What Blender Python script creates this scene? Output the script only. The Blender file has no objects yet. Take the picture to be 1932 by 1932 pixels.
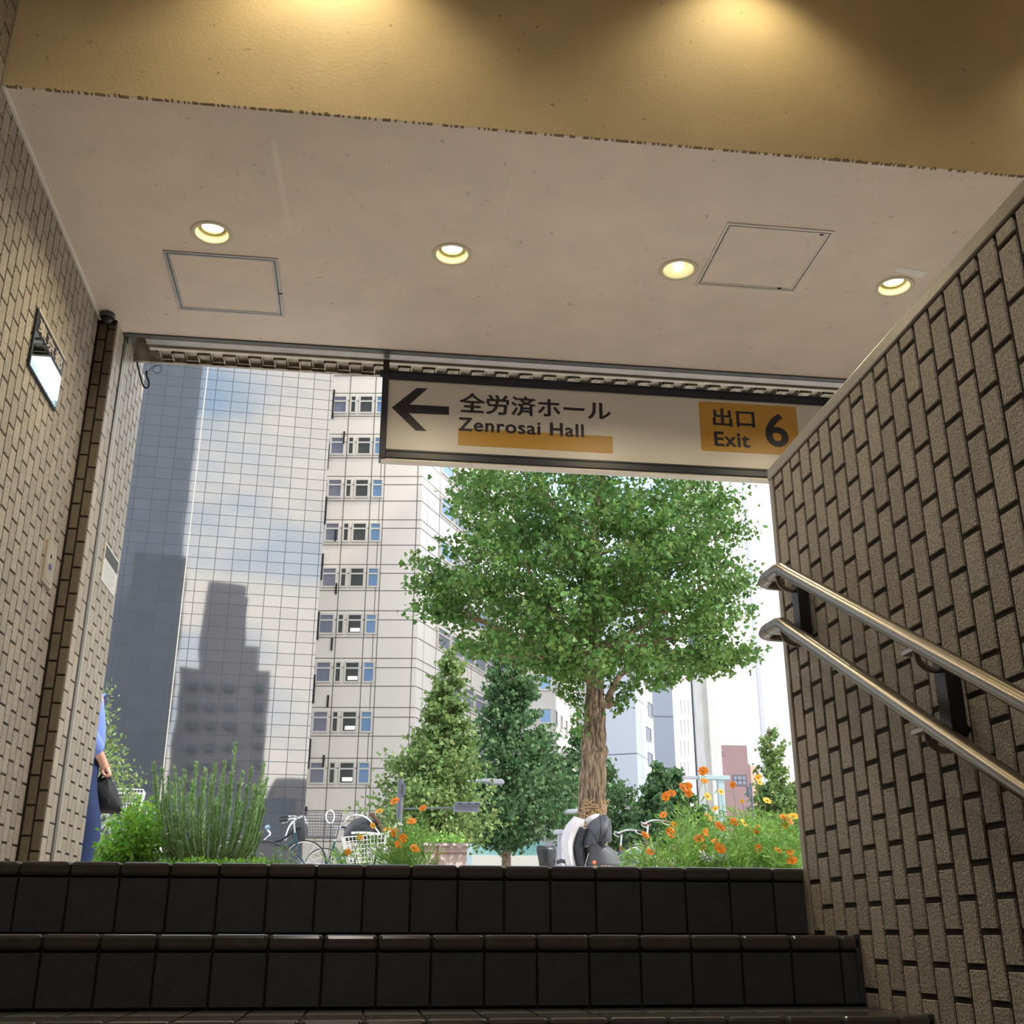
import bpy, math, random
import numpy as np
from mathutils import Vector, Matrix
S = bpy.context.scene
COL = S.collection
rnd = random.Random(7)
nr = np.random.default_rng(11)
R = math.radians

# ---------------------------------------------------------------- camera
EYE = Vector((0, 0, -0.163))          # the eye is a little lower than the street landing (z = 0)
FPX = 2097.56
def _axes(yaw, pit, rol):
    f = Vector((math.sin(yaw)*math.cos(pit), math.cos(yaw)*math.cos(pit), math.sin(pit)))
    r = Vector((math.cos(yaw), -math.sin(yaw), 0)); u = r.cross(f)
    return math.cos(rol)*r+math.sin(rol)*u, -math.sin(rol)*r+math.cos(rol)*u, f
CR, CU, CF = _axes(R(7.362), R(20.887), R(.0753))
cam = bpy.data.cameras.new('camera'); co = bpy.data.objects.new('camera', cam); COL.objects.link(co)
cam.sensor_width = 36; cam.lens = FPX/1932*36; cam.clip_start = .02; cam.clip_end = 2000
co.matrix_world = Matrix(((CR.x, CU.x, -CF.x, EYE.x), (CR.y, CU.y, -CF.y, EYE.y), (CR.z, CU.z, -CF.z, EYE.z), (0, 0, 0, 1)))
S.camera = co
def ray(px, py): return CF + CR*((px-966)/FPX) - CU*((py-966)/FPX)
def at(px, py, Y): d = ray(px, py); return EYE + d*(Y/d.y)
def atx(px, py, X): d = ray(px, py); return EYE + d*(X/d.x)

# ---------------------------------------------------------------- exposure, sky, sun
S.view_settings.view_transform = 'Standard'; S.view_settings.look = 'None'
S.view_settings.exposure = 0.75; S.view_settings.gamma = 1; S.view_settings.use_curve_mapping = False
S.cycles.max_bounces = 10; S.cycles.diffuse_bounces = 5; S.cycles.glossy_bounces = 4; S.cycles.use_denoising = True
S.cycles.sample_clamp_indirect = 6
W = bpy.data.worlds.new('sky'); S.world = W; W.use_nodes = True
wn, wl = W.node_tree.nodes, W.node_tree.links; wn.clear()
tc = wn.new('ShaderNodeTexCoord'); mp = wn.new('ShaderNodeMapping'); mp.inputs['Scale'].default_value = (1, 1, 2.2)
ns = wn.new('ShaderNodeTexNoise'); ns.inputs['Scale'].default_value = 3.2; ns.inputs['Detail'].default_value = 7; ns.inputs['Roughness'].default_value = .52
rp = wn.new('ShaderNodeValToRGB'); rp.color_ramp.elements[0].position = .40; rp.color_ramp.elements[1].position = .55
mx = wn.new('ShaderNodeMix'); mx.data_type = 'RGBA'; mx.inputs['A'].default_value = (.50, .72, 1.0, 1); mx.inputs['B'].default_value = (1.18, 1.14, 1.10, 1)
bg = wn.new('ShaderNodeBackground'); bg.inputs['Strength'].default_value = 1.15
ow = wn.new('ShaderNodeOutputWorld')
wl.new(tc.outputs['Generated'], mp.inputs['Vector']); wl.new(mp.outputs['Vector'], ns.inputs['Vector']); wl.new(ns.outputs['Fac'], rp.inputs['Fac'])
wl.new(rp.outputs['Color'], mx.inputs['Factor']); wl.new(mx.outputs['Result'], bg.inputs['Color']); wl.new(bg.outputs['Background'], ow.inputs['Surface'])
sun = bpy.data.lights.new('sun', 'SUN'); so = bpy.data.objects.new('sun', sun); COL.objects.link(so)
sun.energy = 2.5; sun.angle = R(1.2); sun.color = (1, .95, .86)
so.rotation_euler = Vector((1.0, -.34, 1.1)).to_track_quat('Z', 'Y').to_euler()

# ---------------------------------------------------------------- tagging
def tag(o, label=None, cat=None, group=None, kind=None):
    if label: o['label'] = label
    if cat: o['category'] = cat
    if group: o['group'] = group
    if kind: o['kind'] = kind
    return o
def thing(name, loc, label, cat, group=None, rz=0):
    o = bpy.data.objects.new(name, None); COL.objects.link(o); o.location = loc; o.rotation_euler = (0, 0, rz); o.empty_display_size = .1
    return tag(o, label, cat, group)
def origin_of(p):
    v = Vector((0, 0, 0))
    while p is not None: v += p.location; p = p.parent
    return v
def copy_tree(o, parent=None, label=None, group=None):
    c = o.copy(); COL.objects.link(c); c.parent = parent
    if label: c['label'] = label
    if group: c['group'] = group
    for ch in list(o.children): copy_tree(ch, c)
    return c

# ---------------------------------------------------------------- mesh builder
class MB:
    def __init__(s): s.v = []; s.f = []; s.uv = {}; s.sm = False
    def quad(s, a, b, c, d, uv=None):
        n = len(s.v); s.v += [tuple(a), tuple(b), tuple(c), tuple(d)]; s.f.append((n, n+1, n+2, n+3))
        if uv: s.uv[len(s.f)-1] = uv
        return s
    def box(s, x0, x1, y0, y1, z0, z1, M=None):
        p = [Vector((x, y, z)) for z in (z0, z1) for y in (y0, y1) for x in (x0, x1)]
        if M: p = [M @ q for q in p]
        n = len(s.v); s.v += [tuple(q) for q in p]
        s.f += [tuple(n+i for i in q) for q in ((0, 2, 3, 1), (4, 5, 7, 6), (0, 1, 5, 4), (2, 6, 7, 3), (0, 4, 6, 2), (1, 3, 7, 5))]
        return s
    def bar(s, a, b, w, h=None, up=(0, 0, 1)):
        a, b = Vector(a), Vector(b); h = h or w; d = b-a; L = d.length
        if L < 1e-6: return s
        y = d/L; u = Vector(up)
        if abs(y.dot(u)) > .98: u = Vector((1, 0, 0))
        x = y.cross(u).normalized(); z = x.cross(y)
        M = Matrix(((x.x, y.x, z.x, a.x), (x.y, y.y, z.y, a.y), (x.z, y.z, z.z, a.z), (0, 0, 0, 1)))
        return s.box(-w/2, w/2, 0, L, -h/2, h/2, M)
    def tube(s, pts, r, n=8, cap=True, bump=None):
        pts = [Vector(p) for p in pts]; m = len(pts)
        rs = r if isinstance(r, (list, tuple)) else [r]*m
        n0 = len(s.v); ref = None
        for i, p in enumerate(pts):
            t = (pts[min(i+1, m-1)]-pts[max(i-1, 0)]).normalized()
            if ref is None:
                ref = Vector((0, 0, 1)) if abs(t.z) < .9 else Vector((1, 0, 0))
            x = (ref - t*ref.dot(t)).normalized(); ref = x; y = t.cross(x)
            for k in range(n):
                a = 2*math.pi*k/n; rr = rs[i]*(bump(a, i) if bump else 1)
                s.v.append(tuple(p + (x*math.cos(a)+y*math.sin(a))*rr))
        for i in range(m-1):
            for k in range(n):
                a = n0+i*n+k; b = n0+i*n+(k+1) % n
                s.f.append((a, b, b+n, a+n))
        if cap:
            s.f.append(tuple(n0+k for k in reversed(range(n)))); s.f.append(tuple(n0+(m-1)*n+k for k in range(n)))
        s.sm = True
        return s
    def lathe(s, prof, c=(0, 0, 0), n=24, M=None, a0=0, a1=2*math.pi):
        full = abs(a1-a0-2*math.pi) < 1e-6; n0 = len(s.v); k1 = n if full else n+1; c = Vector(c)
        for r_, z in prof:
            for k in range(k1):
                a = a0+(a1-a0)*k/n; q = Vector((r_*math.cos(a), r_*math.sin(a), z))
                if M: q = M @ q
                s.v.append(tuple(q+c))
        for i in range(len(prof)-1):
            for k in range(n):
                a = n0+i*k1+k; b = n0+i*k1+(k+1) % k1
                s.f.append((a, b, b+k1, a+k1))
        s.sm = True
        return s
    def ball(s, c, r, nu=12, nv=8, M=None):
        rx, ry, rz = r if isinstance(r, (list, tuple)) else (r, r, r)
        D = Matrix.Diagonal((rx, ry, rz)).to_4x4()
        if M: D = M @ D
        return s.lathe([(max(math.sin(math.pi*i/nv), .001), -math.cos(math.pi*i/nv)) for i in range(nv+1)], c, nu, D)
    def prism(s, poly, a, u, v, w):
        """poly: 2-D points; placed at a + u*x + v*y and extruded by vector w"""
        a, u, v, w = map(Vector, (a, u, v, w)); n = len(s.v); m = len(poly)
        s.v += [tuple(a+u*x+v*y) for x, y in poly] + [tuple(a+u*x+v*y+w) for x, y in poly]
        s.f.append(tuple(n+i for i in range(m))); s.f.append(tuple(n+m+i for i in reversed(range(m))))
        s.f += [(n+(i+1) % m, n+i, n+m+i, n+m+(i+1) % m) for i in range(m)]
        return s
    def build(s, name, mat, parent=None, local=False, smooth=None, kind=None, bevel=0):
        me = bpy.data.meshes.new(name); off = Vector((0, 0, 0))
        if parent is not None and not local: off = origin_of(parent)
        vs = s.v if off.length == 0 else [(x-off.x, y-off.y, z-off.z) for x, y, z in s.v]
        me.from_pydata(vs, [], s.f); me.materials.append(mat)
        if s.uv:
            ul = me.uv_layers.new(name='UVMap')
            for fi, uv in s.uv.items():
                p = me.polygons[fi]
                for k, li in enumerate(p.loop_indices): ul.data[li].uv = uv[k]
        sm = s.sm if smooth is None else smooth
        if sm:
            me.polygons.foreach_set('use_smooth', [True]*len(me.polygons))
            try: me.set_sharp_from_angle(angle=R(38))
            except Exception: pass
        me.update()
        o = bpy.data.objects.new(name, me); COL.objects.link(o)
        if parent is not None: o.parent = parent
        if kind: o['kind'] = kind
        if bevel:
            b = o.modifiers.new('bevel', 'BEVEL'); b.width = bevel; b.segments = 2; b.limit_method = 'ANGLE'
        return o

# ---------------------------------------------------------------- materials
def pm(name, col, rough=.6, metal=0., var=0., vs=8., bump=0., bs=60., island=0., hue=0., spec=.5, emit=None, trans=0., coords='Object', dirt=None, det=6):
    m = bpy.data.materials.new(name); m.use_nodes = True; nt = m.node_tree; N, L = nt.nodes, nt.links
    b = N['Principled BSDF']; b.inputs['Roughness'].default_value = rough; b.inputs['Metallic'].default_value = metal
    b.inputs['Specular IOR Level'].default_value = spec; b.inputs['Base Color'].default_value = (*col, 1)
    tcn = N.new('ShaderNodeTexCoord'); src = None
    if var or island or hue or dirt:
        hs = N.new('ShaderNodeHueSaturation'); hs.inputs['Color'].default_value = (*col, 1); val = None
        if var:
            t = N.new('ShaderNodeTexNoise'); t.inputs['Scale'].default_value = vs; t.inputs['Detail'].default_value = det; L.new(tcn.outputs[coords], t.inputs['Vector'])
            q = N.new('ShaderNodeMapRange'); q.inputs['From Min'].default_value = .3; q.inputs['From Max'].default_value = .7
            q.inputs['To Min'].default_value = 1-var; q.inputs['To Max'].default_value = 1+var; L.new(t.outputs['Fac'], q.inputs['Value']); val = q.outputs[0]
        if island or hue:
            g = N.new('ShaderNodeNewGeometry')
            if island:
                q = N.new('ShaderNodeMapRange'); q.inputs['To Min'].default_value = 1-island; q.inputs['To Max'].default_value = 1+island; L.new(g.outputs['Random Per Island'], q.inputs['Value'])
                if val is not None:
                    mu = N.new('ShaderNodeMath'); mu.operation = 'MULTIPLY'; L.new(val, mu.inputs[0]); L.new(q.outputs[0], mu.inputs[1]); val = mu.outputs[0]
                else: val = q.outputs[0]
            if hue:
                w_ = N.new('ShaderNodeMath'); w_.operation = 'MULTIPLY'; w_.inputs[1].default_value = 7.31; L.new(g.outputs['Random Per Island'], w_.inputs[0])
                fr = N.new('ShaderNodeMath'); fr.operation = 'FRACT'; L.new(w_.outputs[0], fr.inputs[0])
                q = N.new('ShaderNodeMapRange'); q.inputs['To Min'].default_value = .5-hue; q.inputs['To Max'].default_value = .5+hue; L.new(fr.outputs[0], q.inputs['Value']); L.new(q.outputs[0], hs.inputs['Hue'])
        if val is not None: L.new(val, hs.inputs['Value'])
        src = hs.outputs['Color']
        if dirt:
            dcol, dscale, d0, d1 = dirt
            t = N.new('ShaderNodeTexNoise'); t.inputs['Scale'].default_value = dscale; t.inputs['Detail'].default_value = 8; L.new(tcn.outputs[coords], t.inputs['Vector'])
            q = N.new('ShaderNodeMapRange'); q.inputs['From Min'].default_value = d0; q.inputs['From Max'].default_value = d1; L.new(t.outputs['Fac'], q.inputs['Value'])
            mxx = N.new('ShaderNodeMix'); mxx.data_type = 'RGBA'; L.new(q.outputs[0], mxx.inputs['Factor']); L.new(src, mxx.inputs['A']); mxx.inputs['B'].default_value = (*dcol, 1); src = mxx.outputs['Result']
        L.new(src, b.inputs['Base Color'])
    if bump:
        t = N.new('ShaderNodeTexNoise'); t.inputs['Scale'].default_value = bs; t.inputs['Detail'].default_value = 5; L.new(tcn.outputs[coords], t.inputs['Vector'])
        bp = N.new('ShaderNodeBump'); bp.inputs['Strength'].default_value = min(bump, 1); bp.inputs['Distance'].default_value = .01; L.new(t.outputs['Fac'], bp.inputs['Height']); L.new(bp.outputs['Normal'], b.inputs['Normal'])
    if emit: b.inputs['Emission Color'].default_value = (*emit[:3], 1); b.inputs['Emission Strength'].default_value = emit[3]
    if trans:
        tr = N.new('ShaderNodeBsdfTranslucent'); ms = N.new('ShaderNodeMixShader'); ms.inputs[0].default_value = trans
        if src is not None: L.new(src, tr.inputs['Color'])
        else: tr.inputs['Color'].default_value = (*col, 1)
        L.new(b.outputs[0], ms.inputs[1]); L.new(tr.outputs[0], ms.inputs[2]); L.new(ms.outputs[0], N['Material Output'].inputs['Surface'])
    return m
def grid_mat(name, col, joint, w, h, mortar=.03, rough=.35, metal=0., var=.04, bumpy=0., spec=.5, offx=0, tilt=0.):
    m = bpy.data.materials.new(name); m.use_nodes = True; N, L = m.node_tree.nodes, m.node_tree.links; b = N['Principled BSDF']
    b.inputs['Roughness'].default_value = rough; b.inputs['Metallic'].default_value = metal; b.inputs['Specular IOR Level'].default_value = spec
    t = N.new('ShaderNodeTexCoord'); mp_ = N.new('ShaderNodeMapping'); mp_.inputs['Location'].default_value = (offx, 0, 0); L.new(t.outputs['UV'], mp_.inputs['Vector'])
    k = N.new('ShaderNodeTexBrick'); k.offset = 0; k.squash = 1; k.inputs['Scale'].default_value = 1; k.inputs['Brick Width'].default_value = w; k.inputs['Row Height'].default_value = h
    k.inputs['Mortar Size'].default_value = mortar; k.inputs['Mortar Smooth'].default_value = 0; k.inputs['Bias'].default_value = 0
    k.inputs['Color1'].default_value = (*[c*(1-var) for c in col], 1); k.inputs['Color2'].default_value = (*[min(1, c*(1+var)) for c in col], 1); k.inputs['Mortar'].default_value = (*joint, 1)
    L.new(mp_.outputs['Vector'], k.inputs['Vector']); L.new(k.outputs['Color'], b.inputs['Base Color'])
    if metal:
        q = N.new('ShaderNodeMath'); q.operation = 'MULTIPLY'; q.inputs[1].default_value = -metal; L.new(k.outputs['Fac'], q.inputs[0])
        q2 = N.new('ShaderNodeMath'); q2.operation = 'ADD'; q2.inputs[1].default_value = metal; L.new(q.outputs[0], q2.inputs[0]); L.new(q2.outputs[0], b.inputs['Metallic'])
    if bumpy:
        n_ = N.new('ShaderNodeTexNoise'); n_.inputs['Scale'].default_value = .35; n_.inputs['Detail'].default_value = 1; L.new(t.outputs['UV'], n_.inputs['Vector'])
        bp = N.new('ShaderNodeBump'); bp.inputs['Strength'].default_value = 1; bp.inputs['Distance'].default_value = bumpy; L.new(n_.outputs['Fac'], bp.inputs['Height']); L.new(bp.outputs['Normal'], b.inputs['Normal'])
    return m
M = dict(
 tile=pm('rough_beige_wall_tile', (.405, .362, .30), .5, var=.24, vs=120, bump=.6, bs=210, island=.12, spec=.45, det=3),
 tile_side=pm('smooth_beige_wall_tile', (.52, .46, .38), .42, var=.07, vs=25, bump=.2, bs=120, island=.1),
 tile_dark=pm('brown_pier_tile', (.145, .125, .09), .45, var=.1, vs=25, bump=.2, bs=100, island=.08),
 grout=pm('dark_brown_grout', (.026, .020, .015), .9, var=.2, vs=40),
 cap=pm('smooth_cap_tile', (.36, .32, .26), .38, var=.08, vs=12, bump=.1, bs=80),
 soffit=pm('painted_soffit_plaster', (.80, .70, .63), .75, var=.045, vs=5, bump=.22, bs=160, dirt=((.36, .31, .25), 26, .66, .82)),
 beam=pm('cream_painted_beam', (.66, .54, .33), .7, var=.06, vs=4, bump=.12, bs=70, dirt=((.22, .15, .06), 34, .69, .76)),
 stain=pm('grime_line', (.22, .165, .09), .9, var=.3, vs=30),
 step=pm('dark_step_tile', (.046, .049, .055), .55, var=.12, vs=20, bump=.15, bs=120, island=.1, spec=.35),
 nosing=pm('worn_nosing_tile', (.072, .066, .062), .16, var=.15, vs=20, island=.08, spec=.35),
 stepgrout=pm('step_grout', (.008, .007, .006), .9),
 paving=pm('landing_paving', (.55, .50, .45), .6, var=.12, vs=6, bump=.1),
 steel=pm('brushed_stainless_steel', (.235, .215, .185), .30, 1., var=.06, vs=30),
 black=pm('black_painted_metal', (.012, .012, .015), .45),
 navy=pm('dark_navy_frame', (.012, .018, .035), .4),
 alu=pm('grey_aluminium', (.33, .32, .31), .38, .7, var=.1, vs=10),
 alu_dark=pm('dark_aluminium_channel', (.07, .066, .062), .4, .5, var=.15, vs=10),
 alu_light=pm('cream_aluminium_edge', (.62, .57, .48), .4, .2, var=.08, vs=10),
 galv=pm('stained_galvanised_slats', (.30, .26, .20), .35, .6, var=.45, vs=22),
 white=pm('white_enamel', (.85, .83, .78), .4),
 lampglow=pm('lamp_glow', (1, .95, .75), .5, emit=(1, .90, .60, 9)),
 lampbowl=pm('lamp_reflector', (.85, .80, .55), .3),
 bulbglow=pm('bulb_glow', (1, .95, .8), .5, emit=(1, .93, .75, 2.2)),
 lamprim=pm('yellowed_lamp_rim', (.30, .27, .05), .5),
 lampring=pm('cream_lamp_ring', (.66, .60, .45), .45),
 panel=pm('sign_panel_white', (.74, .73, .71), .35, spec=.4),
 yellow=pm('sign_yellow', (.56, .32, .05), .4),
 ink=pm('sign_ink', (.014, .015, .026), .45),
 mirror=pm('sky_tinted_acrylic', (.34, .47, .55), .03, 1.),  # blue of the reflected sky is put into the tint
 paperwhite=pm('white_paper', (.88, .87, .84), .6, var=.04, vs=30),
 paperdark=pm('printed_dark_band', (.10, .10, .09), .6, var=.3, vs=60),
 plate=pm('beige_metal_plate', (.47, .43, .36), .4, .2, var=.12, vs=14),
 cable=pm('black_cable', (.015, .013, .012), .6),
 soil=pm('dark_soil', (.06, .045, .03), .95, var=.3, vs=20, bump=.6, bs=30),
 curb=pm('granite_curb', (.42, .41, .39), .7, var=.2, vs=60),
 asphalt=pm('asphalt', (.20, .20, .20), .85, var=.12, vs=30, bump=.3, bs=90),
 bark=pm('ginkgo_bark', (.26, .185, .115), .85, var=.45, vs=16, bump=.9, bs=24),
 bark_big=None,
 jute=pm('jute_wrap', (.42, .27, .13), .9, var=.4, vs=30, bump=.8, bs=40),
 leaf=pm('ginkgo_leaf', (.118, .225, .050), .5, island=.45, hue=.03, trans=.32, spec=.35),
 leaf2=pm('young_ginkgo_leaf', (.115, .215, .085), .5, island=.4, hue=.025, trans=.3, spec=.35),
 leaf3=pm('pale_ginkgo_leaf', (.21, .31, .10), .5, island=.35, hue=.03, trans=.3, spec=.35),
 lime=pm('bright_green_leaf', (.22, .46, .05), .45, island=.35, hue=.03, trans=.35),
 rosemary=pm('rosemary_needles', (.27, .44, .18), .55, island=.35, hue=.02, trans=.2),
 rosewood=pm('rosemary_wood', (.16, .12, .06), .8, island=.3),
 cosleaf=pm('cosmos_leaf', (.24, .44, .085), .5, island=.35, hue=.03, trans=.3),
 stemg=pm('green_stem', (.20, .34, .09), .6),
 petal=pm('orange_petal', (.95, .28, .01), .5, island=.15, hue=.02, trans=.3),
 petaly=pm('yellow_orange_petal', (.95, .50, .02), .5, island=.15, hue=.015, trans=.3),
 floret=pm('yellow_flower_centre', (.55, .26, .02), .7),
 silver=pm('silver_leaf', (.55, .62, .56), .7, island=.2),
 chrome=pm('bicycle_chrome', (.75, .75, .76), .14, 1.),
 rubber=pm('black_rubber', (.018, .018, .019), .6),
 brown=pm('brown_leather', (.16, .07, .04), .5),
 blackp=pm('black_plastic', (.02, .021, .024), .38),
 darkgrey=pm('dark_grey_plastic', (.07, .072, .078), .5, var=.1),
 pink=pm('pink_cloth', (.72, .32, .50), .7, var=.12, vs=20),
 lightcloth=pm('pale_grey_cloth', (.60, .57, .58), .75, var=.08, vs=14),
 darkcloth=pm('charcoal_canopy_cloth', (.045, .050, .060), .6, var=.12, vs=14),
 wire=pm('white_wire', (.72, .71, .66), .4),
 smoke=pm('smoke_grey_mesh', (.13, .13, .15), .4, .4),
 blueframe=pm('blue_cycle_paint', (.05, .13, .38), .3), silverframe=pm('silver_cycle_paint', (.55, .56, .58), .3, .8), redframe=pm('dark_red_cycle_paint', (.22, .04, .05), .3), tealframe=pm('dark_teal_cycle_paint', (.03, .10, .13), .3), whiteframe=pm('white_cycle_paint', (.75, .76, .78), .3),
 skin=pm('skin', (.62, .34, .24), .55), shirt=pm('blue_shirt_cloth', (.16, .24, .62), .8, var=.12, vs=9), jeans=pm('navy_trousers', (.008, .022, .085), .85, var=.1, vs=30), hair=pm('dark_hair', (.03, .025, .02), .6), bag=pm('black_bag_cloth', (.010, .011, .014), .75, var=.3, vs=12),
 crate=pm('weathered_brown_planter', (.27, .20, .17), .75, var=.25, vs=12, dirt=((.62, .50, .46), 14, .52, .62)),
 polegrey=pm('grey_painted_pole', (.13, .135, .17), .5), signalgrey=pm('signal_housing_grey', (.20, .22, .27), .5), lamphead=pm('street_lamp_grey', (.42, .43, .49), .45), gantry=pm('pale_blue_green_gantry', (.42, .55, .58), .5),
)
def bark_mat():
    m = pm('ridged_ginkgo_bark', (.3, .2, .12), .85); N, L = m.node_tree.nodes, m.node_tree.links; b = N['Principled BSDF']
    t = N.new('ShaderNodeTexCoord'); mp_ = N.new('ShaderNodeMapping'); mp_.inputs['Scale'].default_value = (1, 1, .16); L.new(t.outputs['Object'], mp_.inputs['Vector'])
    n_ = N.new('ShaderNodeTexNoise'); n_.inputs['Scale'].default_value = 34; n_.inputs['Detail'].default_value = 6; n_.inputs['Roughness'].default_value = .6; L.new(mp_.outputs[0], n_.inputs['Vector'])
    c = N.new('ShaderNodeValToRGB'); c.color_ramp.elements[0].position = .38; c.color_ramp.elements[0].color = (.055, .035, .022, 1); c.color_ramp.elements[1].position = .62; c.color_ramp.elements[1].color = (.42, .29, .18, 1)
    L.new(n_.outputs['Fac'], c.inputs[0]); L.new(c.outputs[0], b.inputs['Base Color'])
    bp = N.new('ShaderNodeBump'); bp.inputs['Distance'].default_value = .03; L.new(n_.outputs['Fac'], bp.inputs['Height']); L.new(bp.outputs[0], b.inputs['Normal']); return m
M['bark_big'] = bark_mat()

def struct(name, mb, mat, **k): return mb.build(name, mat, kind='structure', **k)

# ---------------------------------------------------------------- entrance shell
ZC, YB, YE = 2.527, 3.20, 4.85         # soffit height, beam face, outer end of the soffit
XL, XR = -1.33, 1.115                  # tiled walls left and right of the stair
XF = -1.247                            # face of the left pier
ZTOP = 3.55
TH = .0045
def tiles(mb, o, u, v, n, lu, lv, pu=.066, pv=.118, gap=.0085, th=TH, ph=0., start=0, keep=None, stag=True):
    """vertical running bond: columns pu wide along u, tiles pv tall along v, raised th along n"""
    o, u, v, n = map(Vector, (o, u, v, n)); c = .0014
    nc = int(math.ceil(lu/pu))
    for i in range(nc):
        a0 = i*pu+gap/2; a1 = min((i+1)*pu-gap/2, lu)
        if a1-a0 < .006: continue
        off = (ph + (pv/2 if (stag and i % 2) else 0)) % pv
        z = -off
        while z < lv:
            b0 = max(z+gap/2, 0); b1 = min(z+pv-gap/2, lv); z += pv
            if b1-b0 < .01: continue
            if keep and not keep(a0, a1, b0, b1): continue
            t = th*(1+rnd.uniform(-.12, .12)); k = len(mb.v)
            for (x, y, d) in ((a0, b0, 0), (a1, b0, 0), (a1, b1, 0), (a0, b1, 0), (a0+.0003, b0+.0003, t-c), (a1-.0003, b0+.0003, t-c), (a1-.0003, b1-.0003, t-c), (a0+.0003, b1-.0003, t-c),
                              (a0+c, b0+c, t), (a1-c, b0+c, t), (a1-c, b1-c, t), (a0+c, b1-c, t)):
                mb.v.append(tuple(o+u*x+v*y+n*d))
            for q in range(4):
                r_ = (q+1) % 4
                mb.f.append((k+q, k+r_, k+4+r_, k+4+q)); mb.f.append((k+4+q, k+4+r_, k+8+r_, k+8+q))
            mb.f.append((k+8, k+9, k+10, k+11))
# stair levels: nosing y, tread z
STEPS = [(2.842, 0.0), (2.543, -.160), (2.235, -.305)]
for k in range(3, 13): STEPS.append((STEPS[-1][0]-.305, STEPS[-1][1]-.16))
YBACK = STEPS[-1][0]-1.2; ZBOT = STEPS[-1][1]
# right wall (parapet of the stairwell)
ztile = 1.059
mb = MB().box(XR+TH, XR+.24, YBACK, 2.842-.002, ZBOT-.1, ztile+.012)
w = struct('wall_right', mb, M['grout'])
mb = MB()
def keep_r(a0, a1, b0, b1):
    y = 2.812-a0; z = ZBOT+b1
    return True
tiles(mb, (XR+TH, 2.812, ZBOT), (0, -1, 0), (0, 0, 1), (-1, 0, 0), 2.812-YBACK, ztile-ZBOT, ph=(-(ztile-.034-ZBOT)) % .118, gap=.0108)
struct('wall_right', mb, M['tile'])
mb = MB().box(XR-.004, XR+.25, YBACK, 2.846, ztile+.004, ztile+.040).box(XR-.002, XR+.25, 2.816, 2.846, -.16, ztile+.004)
struct('trim_1', mb, M['cap'], bevel=.004)
# left wall
mb = MB().box(XL-.3, XL-TH, YBACK, 4.73, ZBOT-.1, ZTOP).box(XL-.3, XF-TH, 4.73+.008, 5.42-.004, -.3, ZC+.06)
struct('wall_left', mb, M['grout'])
mb = MB()
tiles(mb, (XL-TH, 4.72, -.02), (0, -1, 0), (0, 0, 1), (1, 0, 0), 4.72+.6, ZTOP+.02, pu=.0695, pv=.1165, gap=.0080, ph=.05)
struct('wall_left', mb, M['tile'])
mb = MB()
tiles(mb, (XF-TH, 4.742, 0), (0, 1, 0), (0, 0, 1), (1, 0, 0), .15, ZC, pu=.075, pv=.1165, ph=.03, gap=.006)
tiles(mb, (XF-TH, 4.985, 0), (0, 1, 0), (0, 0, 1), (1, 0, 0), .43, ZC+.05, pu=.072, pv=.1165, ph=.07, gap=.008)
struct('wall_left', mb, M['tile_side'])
mb = MB()
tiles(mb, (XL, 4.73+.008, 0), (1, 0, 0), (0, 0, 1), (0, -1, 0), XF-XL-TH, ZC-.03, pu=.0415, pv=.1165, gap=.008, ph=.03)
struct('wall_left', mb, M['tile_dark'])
# white bead where the wall meets the soffit
struct('trim_2', MB().box(XL-.001, XL+.014, YB, 4.73, ZC-.012, ZC), M['white'], bevel=.003)
# door track standing between the two tiled faces of the pier
t_ = thing('shutter_guide_rail', (XF, 4.93, 0), 'vertical metal shutter guide rail set into the beige tiled left pier', 'shutter rail')
MB().box(XF-.02, XF-.006, 4.892, 4.985, 0, ZC).build('channel', M['black'], t_)
MB().box(XF-.012, XF+.006, 4.900, 4.926, 0, ZC).build('flange', M['alu'], t_, bevel=.002)
MB().box(XF-.012, XF+.003, 4.944, 4.975, 0, ZC).build('flange', M['alu_light'], t_, bevel=.002)
# soffit, beam, upper ceiling, back of the stairwell
XO = 3.6
LIGHTS = [(400, 440), (853, 480), (1280, 509), (1687, 541)]
sof = MB().box(XL-.02, XO, YB+.001, YE, ZC, ZC+.10).build('ceiling', M['soffit'], kind='structure')
cut = MB()
for px, py in LIGHTS:
    d = ray(px, py); q = EYE+d*((ZC+.163)/d.z); cut.lathe([(.001, -.02), (.0665, -.02), (.0665, .07), (.001, .07)], (q.x, q.y, ZC), 40)
cut = cut.build('cut', M['soffit']); bm_ = sof.modifiers.new('holes', 'BOOLEAN'); bm_.object = cut; bm_.operation = 'DIFFERENCE'; bm_.solver = 'EXACT'
bpy.context.view_layer.update(); me_ = bpy.data.meshes.new_from_object(sof.evaluated_get(bpy.context.evaluated_depsgraph_get())); sof.modifiers.clear(); sof.data = me_; bpy.data.objects.remove(cut)
me_.polygons.foreach_set('use_smooth', [False]*len(me_.polygons))
struct('wall_front', MB().box(XL-.02, XO, YB, YB+.16, ZC+.0008, ZTOP), M['beam'])
def beam_edge():
    mb = MB(); n = 700
    for i in range(n):
        x0 = XL+(XO-XL)*i/n; x1 = XL+(XO-XL)*(i+1)/n; h = .0008+.0045*rnd.random()**3*(1.6 if math.sin(i*.045)+math.sin(i*.017) > .3 else .5)
        if rnd.random() < .55: mb.box(x0, x1, YB-.0015, YB+.01, ZC-.001, ZC+h)
    return mb
struct('trim_3', beam_edge(), M['stain'])
struct('ceiling', MB().box(XL-.3, XO, YBACK, YB+.02, ZTOP, ZTOP+.1), M['soffit'])
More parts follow.
